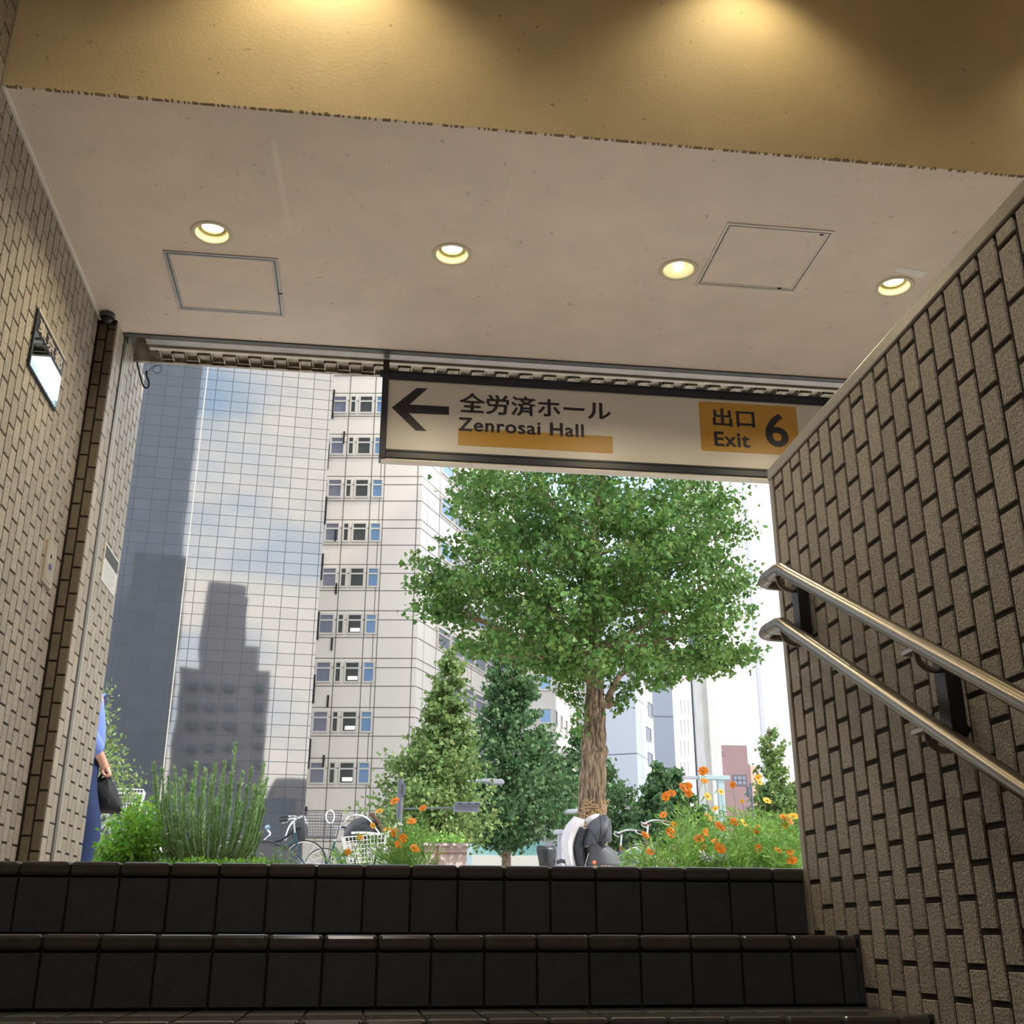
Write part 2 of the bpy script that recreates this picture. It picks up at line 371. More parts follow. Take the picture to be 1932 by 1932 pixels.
struct('wall_back', MB().box(XL-.3, XO, YBACK-.2, YBACK, ZBOT-.1, ZTOP), M['cap'])
struct('wall_far_right', MB().box(XO, XO+.2, YBACK, 5.3, -.3, ZTOP), M['cap'])
struct('wall_facade', MB().box(XL-.6, XO+.2, 5.30, 5.46, ZC+.34, 3.7).box(XL-1.6, XF-TH-.01, 5.2, 5.41, -.3, 3.7), M['curb'])
struct('ceiling', MB().box(XL-.3, XO, YE-.01, 5.30, ZC+.2, ZC+.26), M['alu_dark'])
# faint plaster joints on the soffit
mb = MB()
for p, q in (((965, 330), (905, 668)), ((1400, 350), (1262, 676)), ((515, 265), (548, 440))):
    def zc(pt): d = ray(*pt); return EYE+d*((ZC+.163)/d.z)
    a, b = zc(p), zc(q); mb.bar((a.x, a.y, ZC-.0002), (b.x, b.y, ZC-.0002), .0035 if p[0] != 515 else .02, .0012)
struct('ceiling', mb, pm('plaster_joint', (.85, .75, .67), .7))

# ---------------------------------------------------------------- stairs
TW = .114
for i, (y, z) in enumerate(STEPS[:4]):
    nxt = STEPS[i+1] if i+1 < len(STEPS) else (y-.3, z-.16)
    h = z-nxt[1]; xr = XR-(-.0)
    if i == 0: xr0 = XR
    ye = STEPS[i-1][0]+.03 if i else 5.4
    st = tag(bpy.data.objects.new('stair_step', None), kind='structure'); COL.objects.link(st); st.location = (0, y, z)
    MB().box(XL, XR+TH, y+.012, ye if i else y+.36, z-h-.02, z-.006).build('core', M['stepgrout'], st)
    rt = MB(); x = XR-.02
    ph = (.02, .055, .03, .01)[i]
    x = XL-.05+ph
    while x < XR+TH:
        a, b = max(x+.0025, XL), min(x+TW-.0025, XR+TH-.001)
        if b-a > .01:
            rt.box(a, b, y+.006, y+.013, nxt[1]+.004, z-.036)
        x += TW
    rt.build('riser_tiles', M['step'], st, bevel=.0015)
    nt_ = MB(); x = XL-.05+ph
    while x < XR+TH:
        a, b = max(x+.0015, XL), min(x+TW-.0015, XR+TH-.001)
        if b-a > .01: nt_.box(a, b, y, y+.15, z-.032, z+rnd.uniform(-.0006, .0006))
        x += TW
    nt_.build('nosing_tiles', M['nosing'], st, bevel=.008)
    if i:
        tt = MB(); x = XL-.05+ph
        while x < XR+TH:
            a, b = max(x+.0025, XL), min(x+TW-.0025, XR+TH-.001)
            if b-a > .01: tt.box(a, b, y+.153, ye, z-.02, z-.002)
            x += TW
        tt.build('tread_tiles', M['step'], st)
for i, (y, z) in enumerate(STEPS[4:]):
    MB().box(XL, XR, y, STEPS[i+3][0]+.03, z-.3, z).build('stair_step', M['step'], kind='structure')
struct('floor', MB().box(XL-.3, XR+.24, YBACK-.1, STEPS[-1][0]+.1, ZBOT-.4, ZBOT-.001), M['step'])
# little black tiled skirting where the steps meet the right wall
mb = MB()
for y, z in STEPS[1:5]: mb.box(XR-.012, XR+.002, y, y+.02, z-.14, z+.002)
struct('baseboard_right', mb, M['step'], bevel=.002)
struct('floor', MB().box(XL, XR-.001, 2.842+.14, 5.42, -.12, -.002).box(XR+.25, XO, YBACK, 5.42, -.12, -.002), M['paving'])

# ---------------------------------------------------------------- sliding-shutter head with slatted bottom
hd = thing('rolling_shutter_box', (1.1, 5.0, ZC), 'grey metal shutter head with open slatted lower edge along the outer end of the soffit', 'shutter')
MB().box(XF, XO, YE, YE+.035, ZC-.006, ZC+.03).build('outer_channel', M['alu_dark'], hd, bevel=.003)
MB().box(XF, XO, YE+.035, YE+.05, ZC+.012, ZC+.12).box(XF+.09, XO, YE+.055, YE+.115, ZC+.004, ZC+.05).build('guide_channel', M['alu'], hd, bevel=.004)
MB().box(XF+.10, XO, YE+.125, YE+.155, ZC-.004, ZC+.05).build('pale_edge', M['alu_light'], hd, bevel=.003)
sl = MB(); x = XF+.14; k = 0
while x < XO-.05:
    wv = .062
    z0 = ZC-.012 if k % 2 else ZC+.004
    sl.box(x, x+wv, YE+.16, YE+.166, z0, ZC+.06)
    sl.box(x+.006, x+wv-.006, YE+.185, YE+.245, z0+.012, z0+.016)
    sl.box(x, x+wv, YE+.245, YE+.251, z0-.004, ZC+.06)
    sl.box(x, x+.006, YE+.16, YE+.251, z0, ZC+.05)
    x += wv; k += 1
sl.build('slats', M['galv'], hd)
MB().box(XF, XO, YE+.275, YE+.293, ZC-.003, ZC+.19).build('back_plate', M['galv'], hd)
# cables dangling at the left end
cb = thing('dangling_cable', tuple(at(262, 690, 5.2)), 'black cable loop with a thin curled wire hanging from the left end of the shutter', 'cable')
def sm(pts, n=6):
    out = []; P = [Vector(p) for p in pts]; P = [P[0]]+P+[P[-1]]
    for i in range(1, len(P)-2):
        for k in range(n):
            t = k/n; a, b, c, d = P[i-1:i+3]
            out.append(.5*((2*b)+(c-a)*t+(2*a-5*b+4*c-d)*t*t+(3*b-a-3*c+d)*t**3))
    return out+[P[-2]]
MB().tube(sm([at(x, y, 5.16) for x, y in ((257, 676), (260, 690), (266, 715), (272, 730), (279, 731), (281, 722), (277, 710), (276, 700))]), .0042, 6).build('loop', M['cable'], cb)
MB().tube(sm([at(x, y, 5.17) for x, y in ((275, 706), (283, 697), (292, 690), (303, 691), (304, 700), (297, 704), (289, 700), (291, 692), (300, 689))]), .0015, 5).build('curl', M['cable'], cb)

# ---------------------------------------------------------------- soffit fixtures
def on_soffit(px, py): d = ray(px, py); return EYE+d*((ZC+.163)/d.z)
def downlight(px, py, label, kind):
    p = on_soffit(px, py); g = thing('recessed_downlight', (p.x, p.y, ZC), label, 'ceiling light', 'round downlights in a row across the pale soffit')
    f = Matrix.Scale(-1, 4, (0, 0, 1))
    MB().lathe([(.066, .001), (.068, .004), (.083, .0045), (.086, .0015), (.086, -.0005)], n=40, M=f).build('trim_ring', M['lampring'], g, local=True)
    MB().lathe([(.0655, .0005), (.0600, -.022), (.0500, -.040), (.0480, -.041)], n=40, M=f).build('reflector', M['lampbowl'], g, local=True)
    if kind == 'bulb':
        MB().lathe([(.0480, -.041), (.001, -.046)], n=32, M=f).build('backplate', M['lampbowl'], g, local=True)
        MB().ball((0, .004, .022), (.024, .024, .026), 20, 12).build('bulb', M['bulbglow'], g, local=True)
    else:
        MB().lathe([(.0495, -.041), (.0470, -.027), (.0440, -.027), (.0440, -.036)], n=32, M=f).build('inner_rim', M['lamprim'], g, local=True)
        MB().lathe([(.0440, -.036), (.001, -.036)], n=32, M=f).build('diffuser', M['lampglow'], g, local=True)
    l = bpy.data.lights.new('downlight_beam', 'AREA'); l.shape = 'DISK'; l.size = .08; l.energy = 5.5; l.color = (1, .83, .55); l.spread = R(150)
    lo = bpy.data.objects.new('downlight_beam', l); COL.objects.link(lo); lo.location = (0, 0, -.03); lo.parent = g
    return g
downlight(400, 440, 'round lit downlight above the left ceiling hatch', 'disc')
downlight(853, 480, 'round lit downlight alone between the two ceiling hatches', 'disc')
downlight(1280, 509, 'round lit downlight with a bare bulb just left of the right ceiling hatch', 'bulb')
downlight(1687, 541, 'round lit downlight beside the white paper patch near the right wall', 'disc')
def hatch(c0, c1, label, mats, key):
    x0, y0, x1, y1 = *c0, *c1
    g = thing('ceiling_access_hatch', ((x0+x1)/2, (y0+y1)/2, ZC), label, 'ceiling hatch')
    def ring(a, b, z0, z1):
        m = MB()
        m.box(x0+a, x1-a, y0+a, y0+b, z0, z1).box(x0+a, x1-a, y1-b, y1-a, z0, z1).box(x0+a, x0+b, y0+b, y1-b, z0, z1).box(x1-b, x1-a, y0+b, y1-b, z0, z1); return m
    ring(0, .012, ZC-.004, ZC+.001).build('outer_frame', mats, g)
    ring(.012, .0165, ZC-.0016, ZC+.001).build('gap', M['black'], g)
    ring(.0165, .026, ZC-.004, ZC+.001).build('inner_frame', mats, g)
    MB().box(x0+.026, x1-.026, y0+.026, y1-.026, ZC-.002, ZC+.001).build('panel', M['soffit'], g)
    for kx, ky in key: MB().box(kx-.008, kx+.008, ky-.004, ky+.004, ZC-.006, ZC-.002).build('catch', M['black'], g)
hatch((-.948, 4.124), (-.472, 4.600), 'square ceiling hatch with a plain grey metal frame, left side of the soffit', M['alu'], [(-.478, 4.40)])
hatch((1.342, 3.628), (1.798, 4.088), 'square ceiling hatch with a pale frame and two dark catches, right side of the soffit', pm('pale_hatch_frame', (.62, .56, .52), .35, .3), [(1.75, 3.655), (1.72, 4.066)])
pp = [on_soffit(*q) for q in ((1693, 503), (1751, 513), (1738, 524), (1722, 521), (1690, 512))]
mb = MB().prism([(q.x, q.y) for q in pp], (0, 0, ZC-.0012), (1, 0, 0), (0, 1, 0), (0, 0, .0012))
tag(mb.build('paper_patch', M['paperwhite']), 'small white paper patch taped to the soffit beside the rightmost downlight', 'paper')
# dome camera in the corner
dc = thing('security_camera', (XL+.048, 4.685, ZC-.0), 'small dark dome camera in the upper left corner below the soffit', 'security camera')
MB().lathe([(.001, 0), (.032, 0), (.034, -.018), (.030, -.024)], n=24).build('base', M['darkgrey'], dc, local=True)
MB().ball((0, 0, -.024), (.025, .025, .026), 20, 12).build('dome', M['blackp'], dc, local=True)
# lamps of the upper ceiling that wash the beam
for i, x in enumerate((-.29, 1.30, 2.95)):
    g = thing('upper_downlight', (x, YB-.24, ZTOP), ('upper downlight washing the left part of the yellow beam', 'upper downlight washing the middle of the yellow beam', 'upper downlight washing the right end of the yellow beam')[i], 'ceiling light', 'downlights of the upper ceiling in front of the beam')
    MB().lathe([(.001, -.004), (.05, -.004), (.052, -.012), (.07, -.012), (.072, 0)], n=28).build('housing', M['lampring'], g, local=True)
    MB().lathe([(.001, -.0135), (.046, -.0135)], n=24).build('diffuser', M['lampglow'], g, local=True)
    l = bpy.data.lights.new('upper_beam', 'SPOT'); l.energy = (26, 13, 15)[i]; l.spot_size = R(112); l.spot_blend = .75; l.shadow_soft_size = .05; l.color = (1, .80, .46)
    lo = bpy.data.objects.new('upper_beam', l); COL.objects.link(lo); lo.location = (0, 0, -.05); lo.parent = g

for i, (x, y) in enumerate(((-.3, .9), (-.1, -1.4))):  # unseen fill lamps, added to brighten the risers and the beam
    g = thing('added_stair_fill', (x, y, ZTOP), ('fill lamp added out of view above the middle of the stair', 'fill lamp added out of view above the foot of the stair')[i], 'ceiling light')
    MB().lathe([(.001, -.004), (.06, -.004), (.062, -.012), (.08, -.012), (.082, 0)], n=28).build('housing', M['lampring'], g, local=True)
    l = bpy.data.lights.new('stair_fill_light', 'AREA'); l.shape = 'DISK'; l.size = .12; l.energy = (11, 17)[i]; l.color = (1, .90, .76); l.spread = R(170)
    lo = bpy.data.objects.new('stair_fill_light', l); COL.objects.link(lo); lo.location = (0, 0, -.03); lo.parent = g

# ---------------------------------------------------------------- things on the left wall
mr = thing('glossy_wall_notice', (XL, 4.09, 1.95), 'glossy framed wall notice reflecting blue sky on the tiled left wall', 'wall sign')
MB().box(XL, XL+.010, 3.893, 4.290, 1.831, 2.078).build('backing', M['navy'], mr, bevel=.002)
MB().box(XL+.010, XL+.012, 3.899, 4.284, 1.837, 2.066).build('glossy_face', M['mirror'], mr)
MB().box(XL+.002, XL+.013, 3.893, 4.290, 2.068, 2.080).build('top_strip', M['alu_light'], mr)
MB().box(XL+.0122, XL+.0128, 3.90, 4.283, 1.985, 2.064).build('dark_band', M['ink'], mr)
pl = thing('switch_plate', (XL, 4.54, 1.26), 'beige metal switch plate with a keyhole and blue button on the left wall', 'switch plate')
MB().box(XL-.002, XL+.012, 4.470, 4.600, 1.165, 1.345).build('cover', M['plate'], pl, bevel=.002)
MB().box(XL+.012, XL+.014, 4.482, 4.565, 1.180, 1.335).build('door', M['plate'], pl, bevel=.001)
MB().lathe([(.001, 0), (.010, 0), (.011, -.003)], (XL+.014, 4.520, 1.285), 16, Matrix.Rotation(R(90), 4, 'Y')).build('keyhole', M['alu_dark'], pl)
MB().box(XL+.014, XL+.018, 4.508, 4.540, 1.232, 1.252).build('button', pm('blue_button', (.12, .13, .35), .4), pl)
pn = thing('pinned_notice', (XF, 5.22, 1.45), 'white paper notice with a dark heading fixed on the outer face of the left pier', 'notice')
MB().box(XF, XF+.004, 5.075, 5.370, 1.365, 1.545).build('sheet', M['paperwhite'], pn)
MB().box(XF+.004, XF+.0045, 5.085, 5.36, 1.475, 1.535).build('heading_band', M['paperdark'], pn)
mb = MB()
for k in range(7): mb.box(XF+.004, XF+.0044, 5.11, 5.33-.03*(k % 3 == 2), 1.455-.0125*k, 1.4575-.0125*k)
mb.build('printed_lines', pm('faint_print', (.50, .52, .50), .6), pn)

# ---------------------------------------------------------------- text helper
def text_mesh(body, x0, x1, z0, z1, mat, parent, name='lettering', bold=.02, frame=None, sp=1.0, depth=.0012):
    """flat text filled into a box on a plane; frame = (origin, u, v, n)"""
    c = bpy.data.curves.new('t', 'FONT'); c.body = body; c.offset = .003 if bold > .02 else bold; c.space_character = sp; c.resolution_u = 6
    o = bpy.data.objects.new('t', c); COL.objects.link(o); bpy.context.view_layer.update()
    me = bpy.data.meshes.new_from_object(o.evaluated_get(bpy.context.evaluated_depsgraph_get())); bpy.data.objects.remove(o)
    V = np.array([v.co[:] for v in me.vertices]); F = [tuple(p.vertices) for p in me.polygons]
    if bold > .02:                      # heavier strokes: the same outline laid again a hair to each side
        e = (bold-.003)*.75; n0 = len(V); F0 = F; V0 = V; sh_ = [(0, 0), (e, 0), (-e, 0), (0, e*.7), (0, -e*.7)]; V = np.concatenate([V0+np.array((a, b, 0)) for a, b in sh_]); F = [tuple(i+n0*k for i in f) for k in range(5) for f in F0]
    mn, mxx = V.min(0), V.max(0); sx = (x1-x0)/(mxx[0]-mn[0]); sz = (z1-z0)/(mxx[1]-mn[1])
    P = [((a[0]-mn[0])*sx+x0, (a[1]-mn[1])*sz+z0) for a in V]; nv_ = len(V)//5 if bold > .02 else len(V)
    og, u, v, n = map(Vector, frame); off = origin_of(parent)
    me2 = bpy.data.meshes.new(name); me2.from_pydata([tuple(og+u*x+v*z+n*(depth+.00012*(i//nv_))-off) for i, (x, z) in enumerate(P)], [], F); me2.materials.append(mat)
    ob = bpy.data.objects.new(name, me2); COL.objects.link(ob); ob.parent = parent
    return ob
text_mesh('東京都', .02, .37, .163, .222, M['alu_light'], mr, bold=.03, frame=((XL+.0128, 3.893, 1.831), (0, 1, 0), (0, 0, 1), (1, 0, 0)), sp=1.1)

# ---------------------------------------------------------------- hanging direction sign
YS = 4.93
sg = thing('direction_sign', (1.0, YS, 2.2), 'long white exit sign with black arrow, Japanese and English lettering and a yellow exit badge', 'sign')
def sp_(px, py): p = at(px, py, YS); return p.x, p.z
sx0 = at(718, 790, YS).x; zt = at(727, 708, YS).z; zb = at(715, 855, YS).z; zb2 = at(713, 865, YS).z
SXR = 2.9
MB().box(sx0+.02, SXR, YS, YS+.05, zb+.02, zt-.01).build('panel', M['panel'], sg)
MB().box(sx0, sx0+.032, YS-.012, YS+.06, zb2, zt+.012).build('end_frame', M['navy'], sg, bevel=.003)
MB().box(sx0+.032, SXR, YS-.012, YS+.06, zt-.022, zt+.012).build('top_frame', M['navy'], sg, bevel=.004)
MB().box(sx0+.032, SXR, YS-.006, YS+.055, zb+.012, zb+.024).box(sx0+.032, SXR, YS-.012, YS+.06, zb2+.004, zb+.010).build('bottom_frame', M['navy'], sg, bevel=.003)
MB().box(sx0+.01, SXR, YS-.004, YS+.055, zb2-.004, zb2+.004).build('underside_glint_strip', M['alu_light'], sg)  # pale colour stands for the bright reflection under the frame
m = MB(); m.lathe([(.018, 0), (.018, SXR-sx0+.02)], (sx0-.012, YS+.01, zt+.014), 16, Matrix.Rotation(R(90), 4, 'Y')); m.lathe([(.001, 0), (.018, 0)], (sx0-.012, YS+.01, zt+.014), 16, Matrix.Rotation(R(90), 4, 'Y')); m.build('top_tube', M['navy'], sg)
for x in (sx0+.001, 2.6): MB().box(x, x+.03, YS+.012, YS+.04, zt, ZC-.006).build('hanger', M['alu_dark'], sg)
o3 = (700, 650); s3 = 3.513
arrow = [(138, 418), (303, 288), (375, 292), (255, 398), (517, 412), (517, 467), (250, 455), (368, 574), (295, 570)]
fr = ((0, YS, 0), (1, 0, 0), (0, 0, 1), (0, -1, 0))
MB().prism([sp_(o3[0]+x/s3, o3[1]+y/s3) for x, y in arrow], (0, YS, 0), (1, 0, 0), (0, 0, 1), (0, -.0012, 0)).build('arrow', M['ink'], sg)
def zavg(pts): return sum(sp_(*p)[1] for p in pts)/len(pts)
def rect_from(l, t, r_, b, slope=.056):
    """pixel box of a level item on the sign -> x0, x1, z0, z1"""
    x0 = sp_(l, (t+b)/2)[0]; x1 = sp_(r_, (t+b)/2)[0]; mx_ = (l+r_)/2
    return x0, x1, sp_(mx_, b)[1], sp_(mx_, t)[1]
x0, x1, z0, z1 = rect_from(864, 814, 1155.5, 845)
z1 = zavg([(864, 808), (1155, 823)]); z0 = zavg([(864, 840), (1155, 855.5)])
MB().box(x0, x1, YS-.0009, YS+.001, z0, z1).build('yellow_bar', M['yellow'], sg)
z1 = zavg([(886, 741), (1130, 757)]); z0 = zavg([(886, 782), (1130, 791)])
text_mesh('全労済ホール', x0+.003, sp_(1152.5, 775)[0], z0, z1, M['ink'], sg, bold=.030, frame=fr, sp=1.0, depth=.0016)
z1 = zavg([(872, 788), (1083, 799)])-.001; z0 = zavg([(872, 813), (1096, 826)])
text_mesh('Zenrosai Hall', x0+.001, sp_(1101.5, 810)[0], z0, z1, M['ink'], sg, bold=.034, frame=fr, sp=1.10, depth=.0016)
bx0 = sp_(1320.5, 805)[0]; bx1 = sp_(1506, 815)[0]; bz1 = zavg([(1330, 758.3), (1495, 767.3)]); bz0 = zavg([(1332, 850.5), (1450, 857)])
rr = .012; poly = []
for cx, cz, a in ((bx1-rr, bz1-rr, 0), (bx0+rr, bz1-rr, 90), (bx0+rr, bz0+rr, 180), (bx1-rr, bz0+rr, 270)):
    for k in range(7): t = R(a+15*k); poly.append((cx+rr*math.cos(t), cz+rr*math.sin(t)))
MB().prism(poly, (0, YS, 0), (1, 0, 0), (0, 0, 1), (0, -.0009, 0)).build('exit_badge', M['yellow'], sg)
text_mesh('出口', sp_(1344.5, 790)[0], sp_(1424, 795)[0], zavg([(1347, 805), (1423, 807)]), zavg([(1362, 770), (1408, 774)]), M['ink'], sg, bold=.034, frame=fr, depth=.0016)
text_mesh('Exit', sp_(1347.5, 830)[0], sp_(1414.5, 833)[0], zavg([(1350, 842), (1412, 845)]), zavg([(1350, 815), (1396, 816)]), M['ink'], sg, bold=.034, frame=fr, sp=1.06, depth=.0016)
text_mesh('6', sp_(1443.5, 812)[0], sp_(1486.5, 812)[0], sp_(1466, 843.5)[1], sp_(1466, 780.7)[1], M['ink'], sg, bold=.03, frame=fr, depth=.0016)

# ---------------------------------------------------------------- handrail (one welded double rail with brackets)
XH = 1.042
def handrail(y_hi, z_hi, y_ref, z_ref, slope, yb, tip, label):
    g = thing('handrail', (XH, 2.6, z_hi), label, 'handrail', 'twin steel handrails on the right wall')
    yb_ = y_hi
    pts = [(XH, -1.2, z_ref+(-1.2-y_ref)*slope), (XH, .5, z_ref+(.5-y_ref)*slope), (XH, 1.6, z_ref+(1.6-y_ref)*slope), (XH, y_hi-.09, z_ref+(y_hi-.09-y_ref)*slope)]
    zt_ = z_ref+(y_hi-y_ref)*slope-.008
    pts += [(XH, y_hi-.04, zt_-.012), (XH, y_hi, zt_-.002), (XH, y_hi+.05, zt_)]
    MB().tube(pts, .0172, 20).build('rail_tube', M['steel'], g)
    e = [(XH, y_hi+.05, zt_), (XH, tip-.03, zt_), (XH+.004, tip-.008, zt_), (XH+.020, tip+.004, zt_), (XH+.045, tip+.006, zt_), (XR-.012, tip+.006, zt_)]
    MB().tube(e, .0178, 20).build('end_elbow', M['steel'], g)
    return zt_
upz = handrail(2.66, 0, 2.537, .837-.163, .549, 0, 2.775, 'upper of the two steel handrails on the right tiled wall')
loz = handrail(2.69, 0, 2.57, .702-.163, .549, 0, 2.80, 'lower of the two steel handrails on the right tiled wall')
for (yc, lab) in ((2.66, 'black wall bracket at the top end of the twin handrails'), (1.985, 'black wall bracket halfway down the twin handrails'), (1.2, 'black wall bracket near the bottom of the twin handrails')):
    zu = min(.837-.163+(yc-2.537)*.549, upz); zl = min(.702-.163+(yc-2.57)*.549, loz)
    g = thing('handrail_bracket', (XR, yc, zl), lab, 'bracket', 'brackets carrying the twin handrails')
    MB().box(XR-.030, XR+.002, yc-.022, yc+.022, zl-.03, zu-.035).build('wall_plate', M['black'], g, bevel=.002)
    for z in (zu, zl):
        m = MB()
        m.tube(sm([(XR-.02, yc, z-.052), (XR-.045, yc, z-.054), (XH+.006, yc, z-.040), (XH, yc, z-.015)], 4), .0065, 10)
        m.box(XH-.014, XH+.014, yc-.03, yc+.03, z-.022, z-.014)
        m.build('support_arm', M['alu'], g)

# ================================================================ outdoors
GP = .35                                # level of the raised bicycle plaza and the street beyond
struct('floor', MB().box(-30, XL-.3, 4.6, 5.41, -.3, 0).box(-30, 30, 5.4, 9.5, -.3, 0), M['paving'])
struct('floor', MB().box(-60, 60, 9.5, 20, -.3, GP), M['paving'])
struct('ground', MB().box(-300, 300, 20, 320, -.4, GP).box(-300, 300, -320, YBACK-8, -.4, GP), M['asphalt'])
bed = MB().box(-1.66, 3.6, 5.88, 7.12, 0, .14)
struct('planting_bed_curb', bed, M['curb'], bevel=.01)
struct('planting_bed_soil', MB().box(-1.58, 3.52, 5.96, 7.04, .1, .15), M['soil'])

# ---------------- buildings
def unit(a): return Vector((math.sin(a), math.cos(a), 0))     # a: angle from +Y towards +X
def hitp(px, py, P, u):
    """pixel ray against the vertical plane through P along u: distance s along u and height z"""
    d = ray(px, py); n = Vector((u.y, -u.x, 0)); t = (Vector(P)-EYE).dot(n)/d.dot(n); q = EYE+d*t
    return (q-Vector(P)).dot(u), q.z
def block(name, foot, z0, z1, mat, parent=None, roofmat=None):
    mb = MB(); s = 0; m = len(foot)
    for i in range(m):
        a, b = foot[i], foot[(i+1) % m]; L = (Vector(b)-Vector(a)).length
        mb.quad((a[0], a[1], z0), (b[0], b[1], z0), (b[0], b[1], z1), (a[0], a[1], z1), [(s, z0), (s+L, z0), (s+L, z1), (s, z1)]); s += L
    k = len(mb.v); mb.v += [(p[0], p[1], z1) for p in foot]; mb.f.append(tuple(range(k, k+m)))
    return mb.build(name, mat, parent)
def fr_at(P, u, s, z, d=0):
    n = Vector((-u.y, u.x, 0))
    if n.dot(Vector((P[0], P[1], 0))) > 0: n = -n        # outward = towards the eye
    return Vector(P)+u*s+Vector((0, 0, z))+n*d, n
def fbox(mb, P, u, s0, s1, z0, z1, d0, d1):
    a, n = fr_at(P, u, s0, z0, d0)
    mb.prism([(0, 0), (s1-s0, 0), (s1-s0, z1-z0), (0, z1-z0)], a, u, (0, 0, 1), n*(d1-d0)); return mb
def window(P, u, s0, s1, z0, z1, parent, fmat, pmat, rails=(), fw=.07, proj=.05, lit=None, posts=()):
    c, n = fr_at(P, u, (s0+s1)/2, (z0+z1)/2, 0); mb = MB()
    fbox(mb, P, u, s0, s1, z0, z0+fw, 0, proj); fbox(mb, P, u, s0, s1, z1-fw, z1, 0, proj); fbox(mb, P, u, s0, s0+fw, z0+fw, z1-fw, 0, proj); fbox(mb, P, u, s1-fw, s1, z0+fw, z1-fw, 0, proj)
    for r_ in rails: zz = z0+(z1-z0)*r_; fbox(mb, P, u, s0+fw, s1-fw, zz-fw/2, zz+fw/2, 0, proj*.9)
    for r_ in posts: ss = s0+(s1-s0)*r_; fbox(mb, P, u, ss-fw/2, ss+fw/2, z0+fw, z1-fw, 0, proj*.9)
    w = mb.build('window', fmat, parent)
    fbox(MB(), P, u, s0+fw, s1-fw, z0+fw, z1-fw, .005, proj*.35).build('pane', pmat, w)
    if lit:
        a, b, c_, d = lit; fbox(MB(), P, u, s0+(s1-s0)*a, s0+(s1-s0)*b, z0+(z1-z0)*c_, z0+(z1-z0)*d, proj*.35, proj*.42).build('lit_ceiling_lamp', M['litlamp'], w)
    return w
M['litlamp'] = pm('lit_fluorescent', (1, 1, .9), .5, emit=(1, 1, .85, 1.6))
M['pane_grey'] = pm('grey_window_pane', (.25, .25, .30), .12, .35, spec=.6)
M['pane_dark'] = pm('dark_window_pane', (.08, .085, .075), .12, .1, spec=.6)
M['pane_blue'] = pm('blue_window_pane', (.24, .36, .52), .12, .45, spec=.6)
M['frame_pale'] = pm('pale_window_frame', (.70, .66, .58), .4, .2)
M['pinkframe'] = M['frame_pale']

# A: glass curtain-wall tower
YA = 60; uA = unit(R(90-4.2)); PA = Vector((at(610, 1000, YA).x, YA, 0))
M['glassA'] = grid_mat('curtain_wall_glass', (.335, .325, .31), (.07, .075, .085), .93, .64, mortar=.018, rough=.03, metal=.92, var=.035, bumpy=.005)
sA0 = hitp(150, 1200, PA, uA)[0]-14; zA = hitp(500, 640, PA, uA)[1]+16
gA = thing('glass_tower', tuple(PA+uA*sA0*.5+Vector((0, 0, GP))), 'tall glass curtain-wall tower reflecting clouds and buildings at the left', 'building')
nA = Vector((-uA.y, uA.x, 0)); nA = nA if nA.y > 0 else -nA
a, b = PA+uA*sA0, PA.copy()
block('curtain_wall', [tuple(a)[:2], tuple(b)[:2], tuple(b+nA*6)[:2], tuple(a+nA*6)[:2]], GP-.2, zA, M['glassA'], gA)
sm0 = hitp(393, 690, PA, uA)[0]; mbm = MB(); fbox(mbm, PA, uA, sm0-.03, sm0+.03, GP, zA, 0, .04)
mbm.build('bright_mullion', M['alu_light'], gA)

# B: pale panel office building with a corner
YBd = 74; hB = unit(R(90+7.36))
PB = Vector((at(786, 1250, YBd).x, YBd, 0)); dS = ray(1760, 1775); uS = Vector((dS.x, dS.y, 0)).normalized()
M['panelB'] = grid_mat('champagne_metal_panel', (.90, .81, .70), (.22, .19, .16), 4.1, 4000, mortar=.03, rough=.30, metal=.25, var=.02)
rowsB = [(453.0+300, 783)]
ztops = [hitp(650, y, PB, hB)[1] for y in (904, 985, 1068, 1154, 1245, 1338.6, 1437)]
pitch = (ztops[0]-ztops[-1])/6; hwin = hitp(650, 1154, PB, hB)[1]-hitp(650, 1193, PB, hB)[1]
sBL = hitp(560, 1200, PB, hB)[0]; sBF = hitp(980, 1300, PB, uS)[0]; zBt = ztops[0]+pitch*4.3
gB = thing('panel_office_building', (PB.x, PB.y, GP), 'pale beige metal-panelled office building with rows of windows beside the glass tower', 'building')
a = PB+hB*(sBL-3); c = PB+uS*sBF
block('wall', [tuple(a)[:2], tuple(PB)[:2], tuple(c)[:2], tuple(c+Vector((-10, 4, 0)))[:2], tuple(a+Vector((2, 8, 0)))[:2]], GP-.2, zBt, M['panelB'], gB)
mj = MB()
zz = ztops[0]+pitch*3
M['jointB'] = pm('panel_joint', (.20, .17, .15), .7)
while zz > 1:
    for dz in (.22, -.42, -hwin-.22):
        fbox(mj, PB, hB, sBL-3, -.02, zz+dz-.03, zz+dz+.03, .0, .012); fbox(mj, PB, uS, .02, sBF, zz+dz-.03, zz+dz+.03, .0, .012)
    zz -= pitch
for x in (635, 687, 713, 779): s_ = hitp(x, 1175, PB, hB)[0]; fbox(mj, PB, hB, s_-.03, s_+.03, GP, zBt, 0, .012)
s_ = 3.2
while s_ < sBF: fbox(mj, PB, uS, s_-.03, s_+.03, GP, zBt, 0, .012); s_ += 3.4
mj.build('panel_joints', M['jointB'], gB, smooth=False)
cols = [hitp(x, 1175, PB, hB)[0] for x in (600, 632, 635, 651, 653.5, 685, 687.5, 712.5)]
